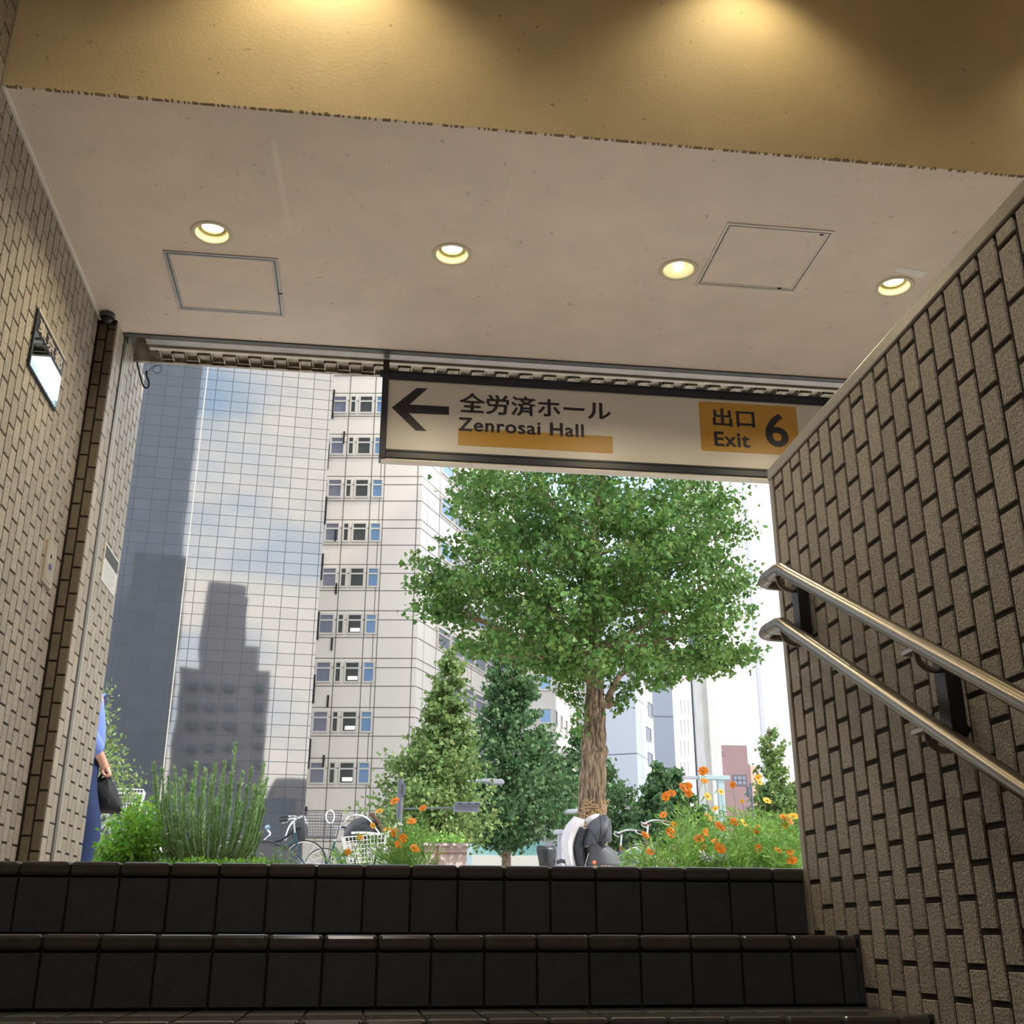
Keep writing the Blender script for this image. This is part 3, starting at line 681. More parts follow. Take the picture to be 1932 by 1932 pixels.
for k in range(-3, 7):
    zt_ = ztops[0]-pitch*k
    for j in range(4):
        s0, s1 = cols[2*j], cols[2*j+1]
        if k < 0 and j == 3: pass
        window(PB, hB, s0+.04, s1-.04, zt_-hwin, zt_, gB, M['frame_pale'], (M['pane_grey'], M['pane_dark'], M['pane_dark'], M['pane_blue'])[j], rails=(.68,), fw=.11, proj=.10,
               lit=((.25, .85, .14, .30) if j == 2 and k >= 3 else None))
    s_ = hitp(822, 1300, PB, uS)[0]; n_ = 0
    while s_ < sBF-2.5 and k > -3:
        window(PB, uS, s_, s_+2.3, zt_-hwin, zt_, gB, M['frame_pale'], M['pane_grey'] if k > 2 or n_ % 3 else M['pane_blue'], rails=(.68,), fw=.11, proj=.10); s_ += 2.45; n_ += 1
bf = MB()
for (x, y0, y1) in ((631, 736, 790), (621, 838, 885), (616.5, 938, 990), (610, 1045, 1095), (602.5, 1155, 1207), (594.5, 1273, 1327), (586, 1394, 1450), (578.5, 1522, 1540), (650, 815, 838), (634, 1000, 1022), (635, 1101, 1121), (627, 1204, 1227), (619.5, 1312, 1334), (611.5, 1425, 1447)):
    s_, z1_ = hitp(x, y0, PB, hB); _, z0_ = hitp(x, y1, PB, hB)
    bb = MB(); fbox(bb, PB, hB, s_-.06, s_+.06, z0_, z1_, 0, .12); bb.build('black_fin', M['black'], gB)

# C: white office with brown lower floors
YC = 92; PC = Vector((at(1043, 1350, YC).x, YC, 0)); hC = unit(R(90+7.36)); dC = ray(1500, 1775); uC = Vector((dC.x, dC.y, 0)).normalized()
sCL = hitp(960, 1300, PC, hC)[0]; sCF = hitp(1112, 1400, PC, uC)[0]
gC = thing('white_corner_office', (PC.x, PC.y, GP), 'white corner office with blue window bands above brown lower floors behind the young trees', 'building')
M['wallC'] = pm('warm_white_wall', (.80, .76, .70), .5); M['brownC'] = pm('brown_wall', (.15, .085, .085), .6)
zCb = hitp(1040, 1427, PC, hC)[1]; zCt = hitp(1040, 1100, PC, hC)[1]
a = PC+hC*sCL; c = PC+uC*sCF
block('wall', [tuple(a)[:2], tuple(PC)[:2], tuple(c)[:2], tuple(c+Vector((-6, 3, 0)))[:2], tuple(a+Vector((0, 8, 0)))[:2]], zCb, zCt, M['wallC'], gC)
for yt, yb in ((1142, 1168), (1207, 1240), (1273, 1303), (1336, 1366), (1399, 1425)):
    zt_, zb_ = hitp(1030, yt, PC, hC)[1], hitp(1030, yb, PC, hC)[1]
    for x0_, x1_ in ((975, 1013), (1017, 1041)):
        window(PC, hC, hitp(x0_, yt, PC, hC)[0], hitp(x1_, yt, PC, hC)[0], zb_, zt_, gC, M['wallC'], M['pane_blue'], fw=.12, proj=.12)
    s_ = .6
    while s_ < sCF-1.2: window(PC, uC, s_, s_+1.0, zb_, zt_, gC, M['wallC'], M['pane_grey'], fw=.08, proj=.12); s_ += 2.3
s1b = hitp(1079, 1500, PC, hC)[0]
a2 = PC+hC*s1b
block('brown_base', [tuple(PC+hC*(sCL))[:2], tuple(a2)[:2], tuple(a2+Vector((1, 7, 0)))[:2], tuple(a+Vector((0, 7, 0)))[:2]], GP-.2, zCb+.05, M['brownC'], gC)
mb = MB(); z1_ = hitp(1050, 1468, PC, hC)[1]; z0_ = hitp(1050, 1473, PC, hC)[1]; fbox(mb, PC, hC, sCL, s1b, z0_, z1_, 0, .3); z1_ = hitp(1050, 1502, PC, hC)[1]; z0_ = hitp(1050, 1506, PC, hC)[1]; fbox(mb, PC, hC, sCL, s1b, z0_, z1_, 0, .2)
z1_ = zCb; fbox(mb, PC, hC, sCL, s1b, z1_-.1, z1_+.25, 0, .2); mb.build('cream_band', M['frame_pale'], gC)
for x0_, x1_ in ((1000, 1050), (1052, 1078)):
    window(PC, hC, hitp(x0_, 1480, PC, hC)[0], hitp(x1_, 1480, PC, hC)[0], hitp(1050, 1502, PC, hC)[1], hitp(1050, 1473, PC, hC)[1], gC, M['frame_pale'], pm('teal_pane', (.13, .30, .34), .12, .3), fw=.1, proj=.1)

# D/E: bluish white panel block with a grey stair core, and the white slab next to it
YD = 84; PD = Vector((at(1201, 1400, YD).x, YD, 0)); uDf = Vector((ray(-5300, 1790).x, ray(-5300, 1790).y, 0)).normalized(); uDf = -uDf if uDf.x < 0 else uDf
dD = ray(1812, 1775); uDs = Vector((dD.x, dD.y, 0)).normalized()
M['panelD'] = grid_mat('bluish_white_panel', (.74, .79, .90), (.25, .27, .33), 5.0, 4.3, mortar=.05, rough=.35, var=.01)
zDt = hitp(1201, 1130, PD, uDs)[1]; sDs = hitp(1234, 1400, PD, uDs)[0]; sDf = hitp(1120, 1400, PD, uDf)[0]
gD = thing('bluish_white_block', (PD.x, PD.y, GP), 'bluish white panelled block with small side windows right of the main tree trunk', 'building')
a = PD+uDf*sDf; c = PD+uDs*sDs
block('wall', [tuple(a)[:2], tuple(PD)[:2], tuple(c)[:2], tuple(c+Vector((-3, 3, 0)))[:2], tuple(a+Vector((0, 7, 0)))[:2]], GP-.2, zDt, M['panelD'], gD)
M['pane_core'] = pm('slate_window', (.11, .12, .15), .3)
for (x, y0, y1) in ((1226, 1326, 1352), (1223, 1372, 1398), (1226, 1420, 1446), (1230, 1468, 1495), (1221, 1275, 1300)):
    s_, z1_ = hitp(x, y0, PD, uDs); _, z0_ = hitp(x, y1, PD, uDs)
    window(PD, uDs, s_-.75, s_+.75, z0_, z1_, gD, M['panelD'], M['pane_core'], fw=.08, proj=.06)
# its grey core
YEc = 100; PE = Vector((at(1235, 1400, YEc).x, YEc, 0)); hE = unit(R(90))
M['greyE'] = grid_mat('blue_grey_panel', (.30, .34, .42), (.16, .18, .22), 30, 4.7, mortar=.08, rough=.5, var=.01)
def frontal(name, label, Y, x0, x1, ytop, mat, cat='building', depth=16, yref=1400, base=None):
    p0, p1 = at(x0, yref, Y), at(x1, yref, Y); zt_ = at((x0+x1)/2, ytop, Y).z
    g = thing(name, ((p0.x+p1.x)/2, Y, GP), label, cat)
    block('wall', [(p0.x, Y), (p1.x, Y), (p1.x+.16*depth, Y+depth), (p0.x+.16*depth, Y+depth)], GP-.2 if base is None else base, zt_, mat, g)
    return g, p0, p1, zt_
frontal('grey_stair_core', 'tall blue-grey windowless building core right of the bluish white block', YEc, 1226, 1273, 1100, M['greyE'], depth=2.5)
M['whiteF'] = pm('sunlit_white_wall', (.86, .83, .78), .6)
YF = 103.5; PF = Vector((at(1273, 1400, YF).x, YF, 0)); dF = ray(1830, 1775); uF = Vector((dF.x, dF.y, 0)).normalized(); sF = hitp(1309, 1400, PF, uF)[0]
gF = thing('white_slab_building', (PF.x, PF.y, GP), 'sunlit white slab building with small windows between two grey walls', 'building'); c = PF+uF*sF
zFt = hitp(1290, 1120, PF, uF)[1]
block('wall', [tuple(PF)[:2], tuple(c)[:2], tuple(c+Vector((-14, 5, 0)))[:2], tuple(PF+Vector((-6, 14, 0)))[:2]], GP-.2, zFt, M['whiteF'], gF)
for k, y in enumerate((1320, 1357, 1397, 1437, 1478)):
    for x in (1283, 1290, 1297):
        s_, z1_ = hitp(x, y, PF, uF); window(PF, uF, s_-.28, s_+.28, z1_-1.5, z1_, gF, M['whiteF'], M['pane_grey'], fw=.05, proj=.06)
mb_, a_, b_, z_ = frontal('grey_slab_building', 'narrow slate grey windowless slab building right of the white slab', 124, 1306, 1330, 1180, pm('slate_wall', (.13, .135, .19), .6), depth=6)
M['concrete'] = pm('pale_ribbed_concrete', (.62, .59, .56), .7, var=.1, vs=.5)
gG, a_, b_, z_ = frontal('ribbed_concrete_building', 'pale concrete building with thin vertical ribs', 117, 1329, 1356, 1240, M['concrete'], depth=10)
for k in range(5):
    x_ = a_.x+(b_.x-a_.x)*(.42+.14*k); MB().box(x_-.1, x_+.1, 116.5, 117, GP, z_-1.2-k*1.3).build('rib', M['whiteF'], gG)
MP = pm('dusty_pink_wall', (.33, .215, .22), .7, var=.05, vs=.6)
gH, a_, b_, z_ = frontal('pink_brick_building', 'dusty pink brick building with one strip window in the distance', 125, 1358, 1412, 1406, MP, yref=1450)
window(Vector((a_.x, 125, 0)), Vector((1, 0, 0)), at(1383, 1470, 125).x-a_.x, at(1409, 1470, 125).x-a_.x, at(1395, 1482, 125).z, at(1395, 1462, 125).z, gH, M['pane_core'], M['pane_grey'], fw=.1, posts=(.33, .66), rails=(.5,))
MB().box(at(1412, 1450, 125).x, at(1417, 1450, 125).x, 125.2, 136, GP, at(1414, 1441, 125).z).build('side_wing', MP, gH)
window(Vector((a_.x, 125, 0)), Vector((1, 0, 0)), at(1363, 1420, 125).x-a_.x, at(1369, 1420, 125).x-a_.x, at(1365, 1425, 125).z, at(1365, 1418, 125).z, gH, MP, MP, fw=.1, rails=(.3, .6))
frontal('orange_wall_building', 'low pale orange building beside the pink brick building', 140, 1416, 1434, 1445, pm('pale_orange_wall', (.72, .50, .36), .7), yref=1480)
# far tower upper right
M['farwhite'] = pm('far_white_wall', (.93, .92, .90), .6)
gT, a_, b_, z_ = frontal('far_white_tower', 'very bright white far high-rise with rows of small windows at the upper right', 190, 1325, 1404, 760, M['farwhite'], yref=940, depth=30)
PT = Vector((a_.x, 190, 0)); UX = Vector((1, 0, 0))
for yy in (913, 932, 946, 960, 974):
    for x in (1345, 1356, 1369, 1384):
        s0 = at(x-1.6, yy, 190).x-a_.x; s1 = at(x+1.6, yy, 190).x-a_.x; window(PT, UX, s0, s1, at(x, yy+4.5, 190).z, at(x, yy-4.5, 190).z, gT, M['farwhite'], M['pane_grey'], fw=.12, proj=.12)
MB().box(b_.x-.3, b_.x+.5, 189.6, 190.4, GP, z_).build('corner_strip', pm('pale_grey_strip', (.55, .55, .57), .6), gT)
# low brown annex with ribbon glazing
YI = 58; dI = ray(1640, 1775); uI = Vector((dI.x, dI.y, 0)).normalized(); PI_ = Vector((at(1143, 1500, YI).x, YI, 0)); sI = hitp(1197, 1540, PI_, uI)[0]
gI = thing('brown_annex', (PI_.x, PI_.y, GP), 'low grey-brown annex with a ribbon of upright blue panes, right behind the main tree trunk', 'building'); c = PI_+uI*sI
MI = pm('taupe_wall', (.38, .35, .35), .6, var=.06, vs=.4)
zI1 = hitp(1170, 1497, PI_, uI)[1]
block('wall', [tuple(PI_)[:2], tuple(c)[:2], tuple(c+Vector((-3, 6, 0)))[:2], tuple(PI_+Vector((-8, 12, 0)))[:2]], GP-.2, zI1, MI, gI)
fbox(MB(), PI_, uI, 0, sI, zI1-.15, zI1+.15, 0, .2).build('coping', M['frame_pale'], gI)
zt_ = hitp(1170, 1527, PI_, uI)[1]; zb_ = hitp(1170, 1556, PI_, uI)[1]; n_ = 9
for k in range(n_): window(PI_, uI, sI*k/n_+.05, sI*(k+1)/n_-.05, zb_, zt_, gI, M['frame_pale'], M['pane_blue'] if k % 2 else M['pane_grey'], fw=.1, proj=.06)
# low wall with green glass behind the planter crate
YJ = 40; p0 = at(886, 1600, YJ); p1 = at(945, 1610, YJ)
gJ = thing('low_glazed_wall', ((p0.x+p1.x)/2, YJ, GP), 'low cream wall with a green glass band and a pale blue end post under the middle young tree', 'wall')
MB().box(p0.x, p1.x+1.6, YJ, YJ+.3, GP-.2, at(900, 1613, YJ).z).build('wall', M['frame_pale'], gJ)
MB().box(p0.x, p1.x+1.6, YJ+.1, YJ+.2, at(900, 1613, YJ).z, at(900, 1588, YJ).z).build('glass_band', pm('green_glass', (.22, .42, .40), .15, .2), gJ)
MB().box(p0.x-.1, p0.x+.08, YJ-.1, YJ+.3, GP-.2, at(886, 1575, YJ).z).build('end_post', M['gantry'], gJ)

# buildings that stand behind the station entrance and show in the glass tower
def mirrored(px, py, D):
    """where a thing must stand so that the tower glass shows it at this pixel, D metres behind the glass image"""
    n = Vector((uA.y, -uA.x, 0)); d = ray(px, py); t = (PA-EYE).dot(n)/d.dot(n); hit = EYE+d*t
    r_ = d-n*2*d.dot(n); return hit+r_*(D/abs(r_.y))
def back_block(name, label, x0, x1, ytop, D, mat, depth=14):
    p, q = mirrored(x0, ytop, D), mirrored(x1, ytop, D)
    g = thing(name, ((p.x+q.x)/2, (p.y+q.y)/2, GP), label, 'building')
    y = (p.y+q.y)/2; xa, xb = sorted((p.x, q.x))
    block('wall', [(xb, y), (xa, y), (xa, y-depth), (xb, y-depth)], GP-.2, (p.z+q.z)/2, mat, g); return g, xa, xb, y, (p.z+q.z)/2
MK = [pm('back_tower_'+n, c, .6, var=.05, vs=.3) for n, c in (('grey', (.36, .34, .37)), ('bluegrey', (.30, .335, .41)), ('dark', (.18, .21, .245)), ('taupe', (.34, .32, .33)))]
back_block('reflected_tall_block', 'tall blue-grey block seen only as the dark left half of the glass tower reflection', 60, 396, 560, 110, MK[1])
back_block('reflected_dark_block', 'dark block seen only at the lower left of the glass tower reflection', 255, 352, 1045, 95, MK[2])
g, xa, xb, y, z = back_block('reflected_stepped_block', 'stepped grey apartment block seen only in the middle of the glass tower reflection', 340, 512, 1262, 100, MK[0])
for (x0_, x1_, yt_) in ((388, 470, 1122), (388, 490, 1215), (392, 466, 1098)):
    p, q = mirrored(x0_, yt_, 100.4), mirrored(x1_, yt_, 100.4); xs = sorted((p.x, q.x)); MB().box(xs[0], xs[1], p.y-12, p.y, z-2, p.z).build('upper_storey', MK[0], g)
for r_ in range(8):
    for cx in (355, 388, 425, 480):
        p = mirrored(cx, 1290+r_*37, 99.6); q = mirrored(cx+17, 1303+r_*37, 99.6)
        MB().box(min(p.x, q.x), max(p.x, q.x), p.y-.4, p.y+.3, min(p.z, q.z), max(p.z, q.z)).build('window', MK[2], g)
back_block('reflected_low_block', 'low slate block seen only at the foot of the glass tower reflection', 520, 640, 1470, 85, MK[3])
back_block('reflected_wide_block', 'wide low dark block seen only at the bottom of the glass tower reflection', 150, 560, 1500, 70, MK[2])

g = thing('added_shade_block', (42, 62, GP), 'tall pale block added out of view to the right to shade the lower panelled office', 'building')
block('wall', [(36, 46), (36, 77), (50, 77), (50, 46)], GP-.2, 66, M['whiteF'], g)  # unseen block, added so its shadow falls on the panelled office
# ---------------- foliage helpers
TPL = dict(
 fan=([(0, 0, 0), (-.52, .62, .10), (-.26, .90, .04), (0, .74, 0), (.26, .90, .04), (.52, .62, .10)], [(0, 3, 2, 1), (0, 5, 4, 3)]),
 leaf=([(0, 0, 0), (-.26, .45, .06), (0, 1, 0), (.26, .45, .06)], [(0, 2, 1), (0, 3, 2)]),
 needle=([(-.09, 0, 0), (.09, 0, 0), (0, 1, 0)], [(0, 1, 2)]),
 feather=([(-.03, 0, 0), (.03, 0, 0), (.02, .55, .0), (.22, .95, .05), (.0, .62, 0), (-.02, 1, 0), (-.02, .6, 0), (-.22, .9, .05)], [(0, 1, 2, 6), (2, 3, 4), (4, 5, 6), (6, 7, 0)]))
def leaf_mesh(name, mat, C, size, parent, tpl='fan', D=None, spread=1.0, sv=.3, flat=0.0, smooth=False):
    C = np.asarray(C, float); n = len(C); P, F = TPL[tpl]; P = np.array(P); m = len(P)
    d = nr.normal(size=(n, 3)); d /= np.linalg.norm(d, axis=1)[:, None]
    if D is not None: d = np.asarray(D)+d*spread; d /= np.linalg.norm(d, axis=1)[:, None]
    u = nr.normal(size=(n, 3)); u[:, 2] += flat*2; x = np.cross(d, u); x /= np.linalg.norm(x, axis=1)[:, None]+1e-9; z = np.cross(x, d)
    s = size*(1+nr.uniform(-sv, sv, n))[:, None, None]
    V = C[:, None, :]+s*(P[None, :, 0:1]*x[:, None, :]+P[None, :, 1:2]*d[:, None, :]+P[None, :, 2:3]*z[:, None, :])
    off = np.array(origin_of(parent)) if parent is not None else 0
    V = (V-off).reshape(-1, 3); me = bpy.data.meshes.new(name); base = (np.arange(n)*m)
    loops = []; tot = []; 
    lens = [len(f) for f in F]; flatF = np.concatenate([np.array(f) for f in F])
    li = (base[:, None]+flatF[None, :]).reshape(-1); lt = np.tile(lens, n); ls = np.concatenate([[0], np.cumsum(lt)[:-1]])
    me.vertices.add(len(V)); me.vertices.foreach_set('co', V.reshape(-1)); me.loops.add(len(li)); me.loops.foreach_set('vertex_index', li.astype(np.int32))
    me.polygons.add(len(lt)); me.polygons.foreach_set('loop_start', ls.astype(np.int32)); me.polygons.foreach_set('loop_total', lt.astype(np.int32))
    me.update(calc_edges=True); me.validate(); me.materials.append(mat)
    o = bpy.data.objects.new(name, me); COL.objects.link(o); o.parent = parent
    return o
def in_poly(x, y, P):
    c = False; j = len(P)-1
    for i in range(len(P)):
        if (P[i][1] > y) != (P[j][1] > y) and x < (P[j][0]-P[i][0])*(y-P[i][1])/(P[j][1]-P[i][1])+P[i][0]: c = not c
        j = i
    return c

# ---------------- the big ginkgo
YT = 14.0
gt = thing('ginkgo_tree', tuple(at(1116, 1545, YT)), 'big leafy ginkgo tree with a rough brown trunk in the middle of the opening', 'tree')
gt.location.z = GP
def bk(seed):
    r_ = random.Random(seed); ph = [r_.uniform(0, 6.28) for _ in range(6)]
    def f(a, i): return 1+.055*math.sin(7*a+ph[0]+i*.25)+.045*math.sin(12*a+ph[1]-i*.4)+.03*math.sin(19*a+ph[2]+i*.9)+.025*math.sin(3*a+ph[3]+i*1.3)
    return f
tp = [(1113, 1660, 31), (1115, 1600, 28), (1116, 1550, 24.5), (1118, 1500, 22.5), (1119, 1465, 22.5), (1120, 1430, 21), (1121, 1418, 23.5), (1120, 1405, 21), (1122, 1370, 19), (1123, 1340, 18.5), (1122, 1310, 15.5), (1123, 1285, 14.5), (1123, 1250, 13), (1122, 1200, 12), (1124, 1120, 11), (1121, 1000, 10), (1124, 900, 7), (1121, 820, 3)]
dens = []
for i in range(len(tp)-1):
    a, b = tp[i], tp[i+1]
    for k in range(5): t = k/5; dens.append(tuple(a[j]*(1-t)+b[j]*t for j in range(3)))
PXM = YT/FPX*1.07
tr = MB().tube([at(x, y, YT) for x, y, r_ in dens], [r_*PXM for x, y, r_ in dens], 44, bump=bk(3)); trk = tr.build('trunk', M['bark_big'], gt, smooth=True)
jt = MB()
for k in range(34):
    x = rnd.uniform(1098, 1140); y = rnd.uniform(1512, 1560)
    jt.tube(sm([at(x+rnd.uniform(-12, 12), y+rnd.uniform(-8, 8), YT-.24+rnd.uniform(0, .04)) for _ in range(4)], 4), .006, 4)
jt.build('torn_trunk_wrap', M['jute'], gt)
limbs = [([(1121, 1320), (1150, 1330), (1148, 1318), (1160, 1292), (1172, 1272), (1195, 1262), (1225, 1250)], 8), ([(1120, 1300), (1108, 1272), (1092, 1256), (1072, 1248), (1050, 1243)], 9)]
lb = []
for pts, r0 in limbs:
    P = sm([at(x, y, YT-.05) for x, y in pts], 5); MB().tube(P, [r0*PXM*(1-.55*i/len(P)) for i in range(len(P))], 14, bump=bk(5)).build('limb', M['bark'], gt)
OUT = [(905, 868), (872, 925), (845, 955), (862, 1000), (848, 1028), (868, 1062), (905, 1098), (870, 1096), (822, 1062), (784, 1052), (786, 1092), (812, 1120), (818, 1168), (862, 1184), (878, 1214), (905, 1246), (985, 1232), (1012, 1262), (1052, 1266), (1092, 1290), (1120, 1272), (1160, 1262), (1205, 1252), (1234, 1292), (1262, 1290), (1300, 1268), (1345, 1276), (1400, 1244), (1418, 1212), (1374, 1184), (1402, 1140), (1408, 1096), (1362, 1046), (1408, 1012), (1372, 962), (1342, 925), (1330, 880), (1300, 835), (1220, 800), (1120, 780), (1010, 800), (935, 835)]
clumps = []; tries = 0
ccx, ccy = 1105, 1030
while len(clumps) < 720 and tries < 40000:
    tries += 1; px, py = rnd.uniform(778, 1420), rnd.uniform(775, 1295)
    if not in_poly(px, py, OUT): continue
    hw = 290 if px < ccx else 300; e = 1-((px-ccx)/hw)**2-max(0, (py-ccy)/330)**2*.7
    if e < 0: e = .03
    dy = rnd.uniform(-1, 1)
    if abs(dy) < .35 and rnd.random() < .5: continue
    dy *= math.sqrt(e)*1.95
    p0 = at(px, py, YT+dy)
    clumps.append(p0)
# tufts on the bare lower trunk and the drooping outer sprigs
extra = [(1078, 1290), (1088, 1318), (1066, 1306), (1096, 1340), (1150, 1300), (1186, 1300), (1170, 1318), (1196, 1286), (1176, 1330), (1060, 1280), (1102, 1268), (1210, 1270), (1090, 1365)]
ex = [at(x, y, YT+rnd.uniform(-.35, .2)) for x, y in extra]
brn = MB()
def trunk_at(z):
    b = min(dens, key=lambda q: abs(at(q[0], q[1], YT).z-z)); return at(b[0], b[1], YT), b[2]*PXM
for p in rnd.sample(clumps, 46):
    q, rr_ = trunk_at(max(3.3, p.z-.35-.28*(Vector((p.x, p.y))-Vector((at(1120, 1200, YT).x, YT))).length)); L = (p-q).length
    mid = (p+q)/2+Vector((0, 0, -.05*L))+Vector((rnd.uniform(-.1, .1), rnd.uniform(-.1, .1), 0))
    P = sm([q, mid, p], 5); brn.tube(P, [max(.006, .034*(1-.8*i/len(P))) for i in range(len(P))], 6)
brn.build('branches', M['bark'], gt)
C = []; D = []
TX, TY = at(1120, 1200, YT).x, YT
def fill(p, n, rad):
    out = Vector((p.x-TX, p.y-TY, .35)).normalized()
    for _ in range(n):
        t = rnd.gauss(0, .8); q = p+out*t*rad+Vector((rnd.gauss(0, 1), rnd.gauss(0, 1), rnd.gauss(0, .6)))*rad*.5
        C.append(tuple(q)); D.append((out.x*.4, out.y*.4, -.35))
for p in clumps: fill(p, 60, .17)
for p in ex: fill(p, 42, .11)
leaf_mesh('foliage', M['leaf'], C, .066, gt, 'fan', D, .9)

# ---------------- young conical ginkgos on the far side
def cone_tree(label, Y, prof, mat, n, size, seed, cx_depth=1.0, trunkx=None, lean=0):
    """prof: list of (y_px, centre_px, half_width_px) from the tip down"""
    r_ = random.Random(seed); pm_ = Y/FPX*1.07
    base = at(prof[-1][1], prof[-1][0], Y); g = thing('young_ginkgo_tree', (base.x, Y, GP), label, 'tree', 'young conical street trees')
    top = at(prof[0][1], prof[0][0], Y)
    MB().tube([(base.x, Y, GP), tuple(base), tuple((base+top)/2), tuple(top)], [.11, .09, .05, .012], 8, bump=bk(seed)).build('trunk', M['bark'], g)
    C = []; D = []; br = MB()
    ys = [q[0] for q in prof]
    nc = n//34
    for k in range(nc):
        t = r_.random()**.62; y = ys[0]+t*(ys[-1]-ys[0])
        for i in range(len(prof)-1):
            if prof[i][0] <= y <= prof[i+1][0]: break
        f = (y-prof[i][0])/(prof[i+1][0]-prof[i][0]); cx = prof[i][1]*(1-f)+prof[i+1][1]*f; hw = prof[i][2]*(1-f)+prof[i+1][2]*f
        a = r_.uniform(0, 2*math.pi); rr_ = hw*pm_*(r_.random()**.45)*r_.choice((1, 1, .9, 1.08)); c = at(cx, y, Y)
        p = Vector((c.x+rr_*math.cos(a), Y+rr_*math.sin(a)*cx_depth, c.z+rr_*.22))
        out = Vector((math.cos(a), math.sin(a), .5)).normalized(); sg_ = .17*max(.45, hw/70)
        if k % 6 == 0: br.tube([(c.x, Y, c.z-rr_*.3), tuple(p)], [.02, .006], 4)
        for _ in range(34):
            q = p+out*r_.gauss(0, sg_)+Vector((r_.gauss(0, 1), r_.gauss(0, 1), r_.gauss(0, .6)))*sg_*.55
            C.append(tuple(q)); D.append((out.x*.4, out.y*.4, -.2))
    br.build('branches', M['bark'], g)
    leaf_mesh('foliage', mat, C, size, g, 'fan', D, .9)
cone_tree('narrow pale young tree, the leftmost of the far street trees', 20.6, [(1232, 852, 3), (1290, 848, 24), (1340, 842, 30), (1380, 842, 40), (1400, 832, 38), (1450, 822, 62), (1500, 812, 66), (1540, 812, 84), (1580, 825, 100), (1606, 835, 70)], M['leaf3'], 13000, .085, 21)
cone_tree('broad deep green young tree with its trunk base showing, second of the far street trees', 24, [(1212, 968, 3), (1270, 962, 32), (1310, 965, 42), (1345, 962, 34), (1380, 962, 62), (1430, 965, 70), (1480, 962, 88), (1530, 962, 108), (1575, 960, 104), (1600, 955, 60)], M['leaf2'], 17000, .095, 22)
cone_tree('dark young tree half hidden behind the big trunk', 33, [(1372, 1098, 3), (1420, 1100, 28), (1460, 1105, 42), (1510, 1118, 66), (1560, 1125, 76), (1610, 1125, 70)], M['leaf2'], 9000, .12, 23)
cone_tree('slim young tree in front of the bluish white block', 31, [(1440, 1242, 2), (1480, 1241, 14), (1520, 1241, 26), (1560, 1240, 42), (1600, 1240, 55)], M['leaf2'], 6000, .12, 24)
cone_tree('slim young tree just behind the tall orange flowers', 33, [(1450, 1277, 2), (1490, 1280, 16), (1520, 1285, 32), (1560, 1295, 45), (1610, 1295, 50)], M['leaf2'], 6000, .12, 25)
cone_tree('slender pale young tree standing alone against the white sky at the right', 24, [(1370, 1450, 3), (1400, 1452, 15), (1440, 1456, 20), (1480, 1460, 26), (1520, 1462, 36), (1560, 1465, 42), (1610, 1465, 46)], M['leaf3'], 4600, .085, 26)
cone_tree('pale young tree cut off by the right wall', 30, [(1470, 1502, 3), (1510, 1504, 12), (1560, 1508, 22), (1610, 1508, 26)], M['leaf3'], 3000, .1, 27)

# ================================================================ street furniture
def pole_px(px, y0, y1, Y): a, b = at(px, y0, Y), at(px, y1, Y); return (a.x, Y, a.z), (a.x, Y, b.z)
YP = 17.5
p = at(753, 1560, YP); g = thing('traffic_signal_pole', (p.x, YP, GP), 'grey traffic signal pole with a signal on a long thin arm at the left trees', 'traffic light')
MB().tube([(p.x, YP, GP), (p.x, YP, at(752, 1470, YP).z)], .045, 14).build('pole', M['polegrey'], g)
MB().box(p.x+.03, p.x+.075, YP-.05, YP+.05, at(757, 1500, YP).z, at(757, 1479, YP).z).build('switch_box', M['polegrey'], g)
a, b = at(760, 1526, YP), at(862, 1524, YP); MB().tube([(p.x, YP, a.z), (b.x, YP, b.z)], .012, 8).build('arm', M['polegrey'], g)
a, b = at(856, 1526, YP), at(903, 1524, YP); m = MB(); m.box(a.x, b.x, YP-.08, YP+.08, b.z-.06, b.z+.055)
m.box(a.x+.02, b.x+.02, YP-.13, YP-.07, b.z+.02, b.z+.07); m.build('signal_housing', M['signalgrey'], g, bevel=.01)
m = MB()
for k in range(3): xx = a.x+.08+k*.13; m.lathe([(.055, 0), (.055, -.10)], (xx, YP-.08, b.z), 14, Matrix.Rotation(R(-90), 4, 'X'), a0=R(200), a1=R(340))
m.build('signal_visors', M['polegrey'], g)
def street_lamp(xp, x0, x1, y, Y, label):
    a, b, c = at(x0, y, Y), at(x1, y, Y), at(xp, y+6, Y); g = thing('street_lamp', (c.x, Y, GP), label, 'street lamp')
    MB().tube([(c.x, Y, GP), (c.x, Y, c.z-.1), (c.x+(a.x-c.x)*.2, Y, c.z+.02), (a.x, Y, a.z)], .04, 10).build('pole', M['lamphead'], g)
    L = b.x-a.x; m = MB(); k = abs(L)/.5; pr = [(0, -.02), (L*.4, -.03*k), (L*.5, -.06*k), (L*.97, -.055*k), (L, -.02*k), (L*.93, .03*k), (L*.5, .045*k), (0, .02)]
    m.prism(pr, (a.x, Y-.12, a.z), (1, 0, 0), (0, 0, 1), (0, .24, 0)); m.build('lamp_head', M['lamphead'], g, bevel=.012); return g
street_lamp(822, 902, 951, 1474, 22.0, 'pale grey flat street lamp head poking out between the two left young trees')
street_lamp(1114, 1100, 1066, 1531, 20.5, 'grey street lamp head just left of the big trunk base')
p = at(1058, 1590, 16.5); g = thing('grey_street_post', (p.x, 16.5, GP), 'plain pale grey street post left of the charcoal seat cover', 'post')
MB().tube([(p.x, 16.5, GP), (p.x, 16.5, at(1058, 1568, 16.5).z)], .05, 12).build('pole', M['lamphead'], g)
MB().box(p.x-.1, p.x+.07, 16.42, 16.58, at(1058, 1574, 16.5).z, at(1058, 1566, 16.5).z).build('cap', M['lamphead'], g, bevel=.01)
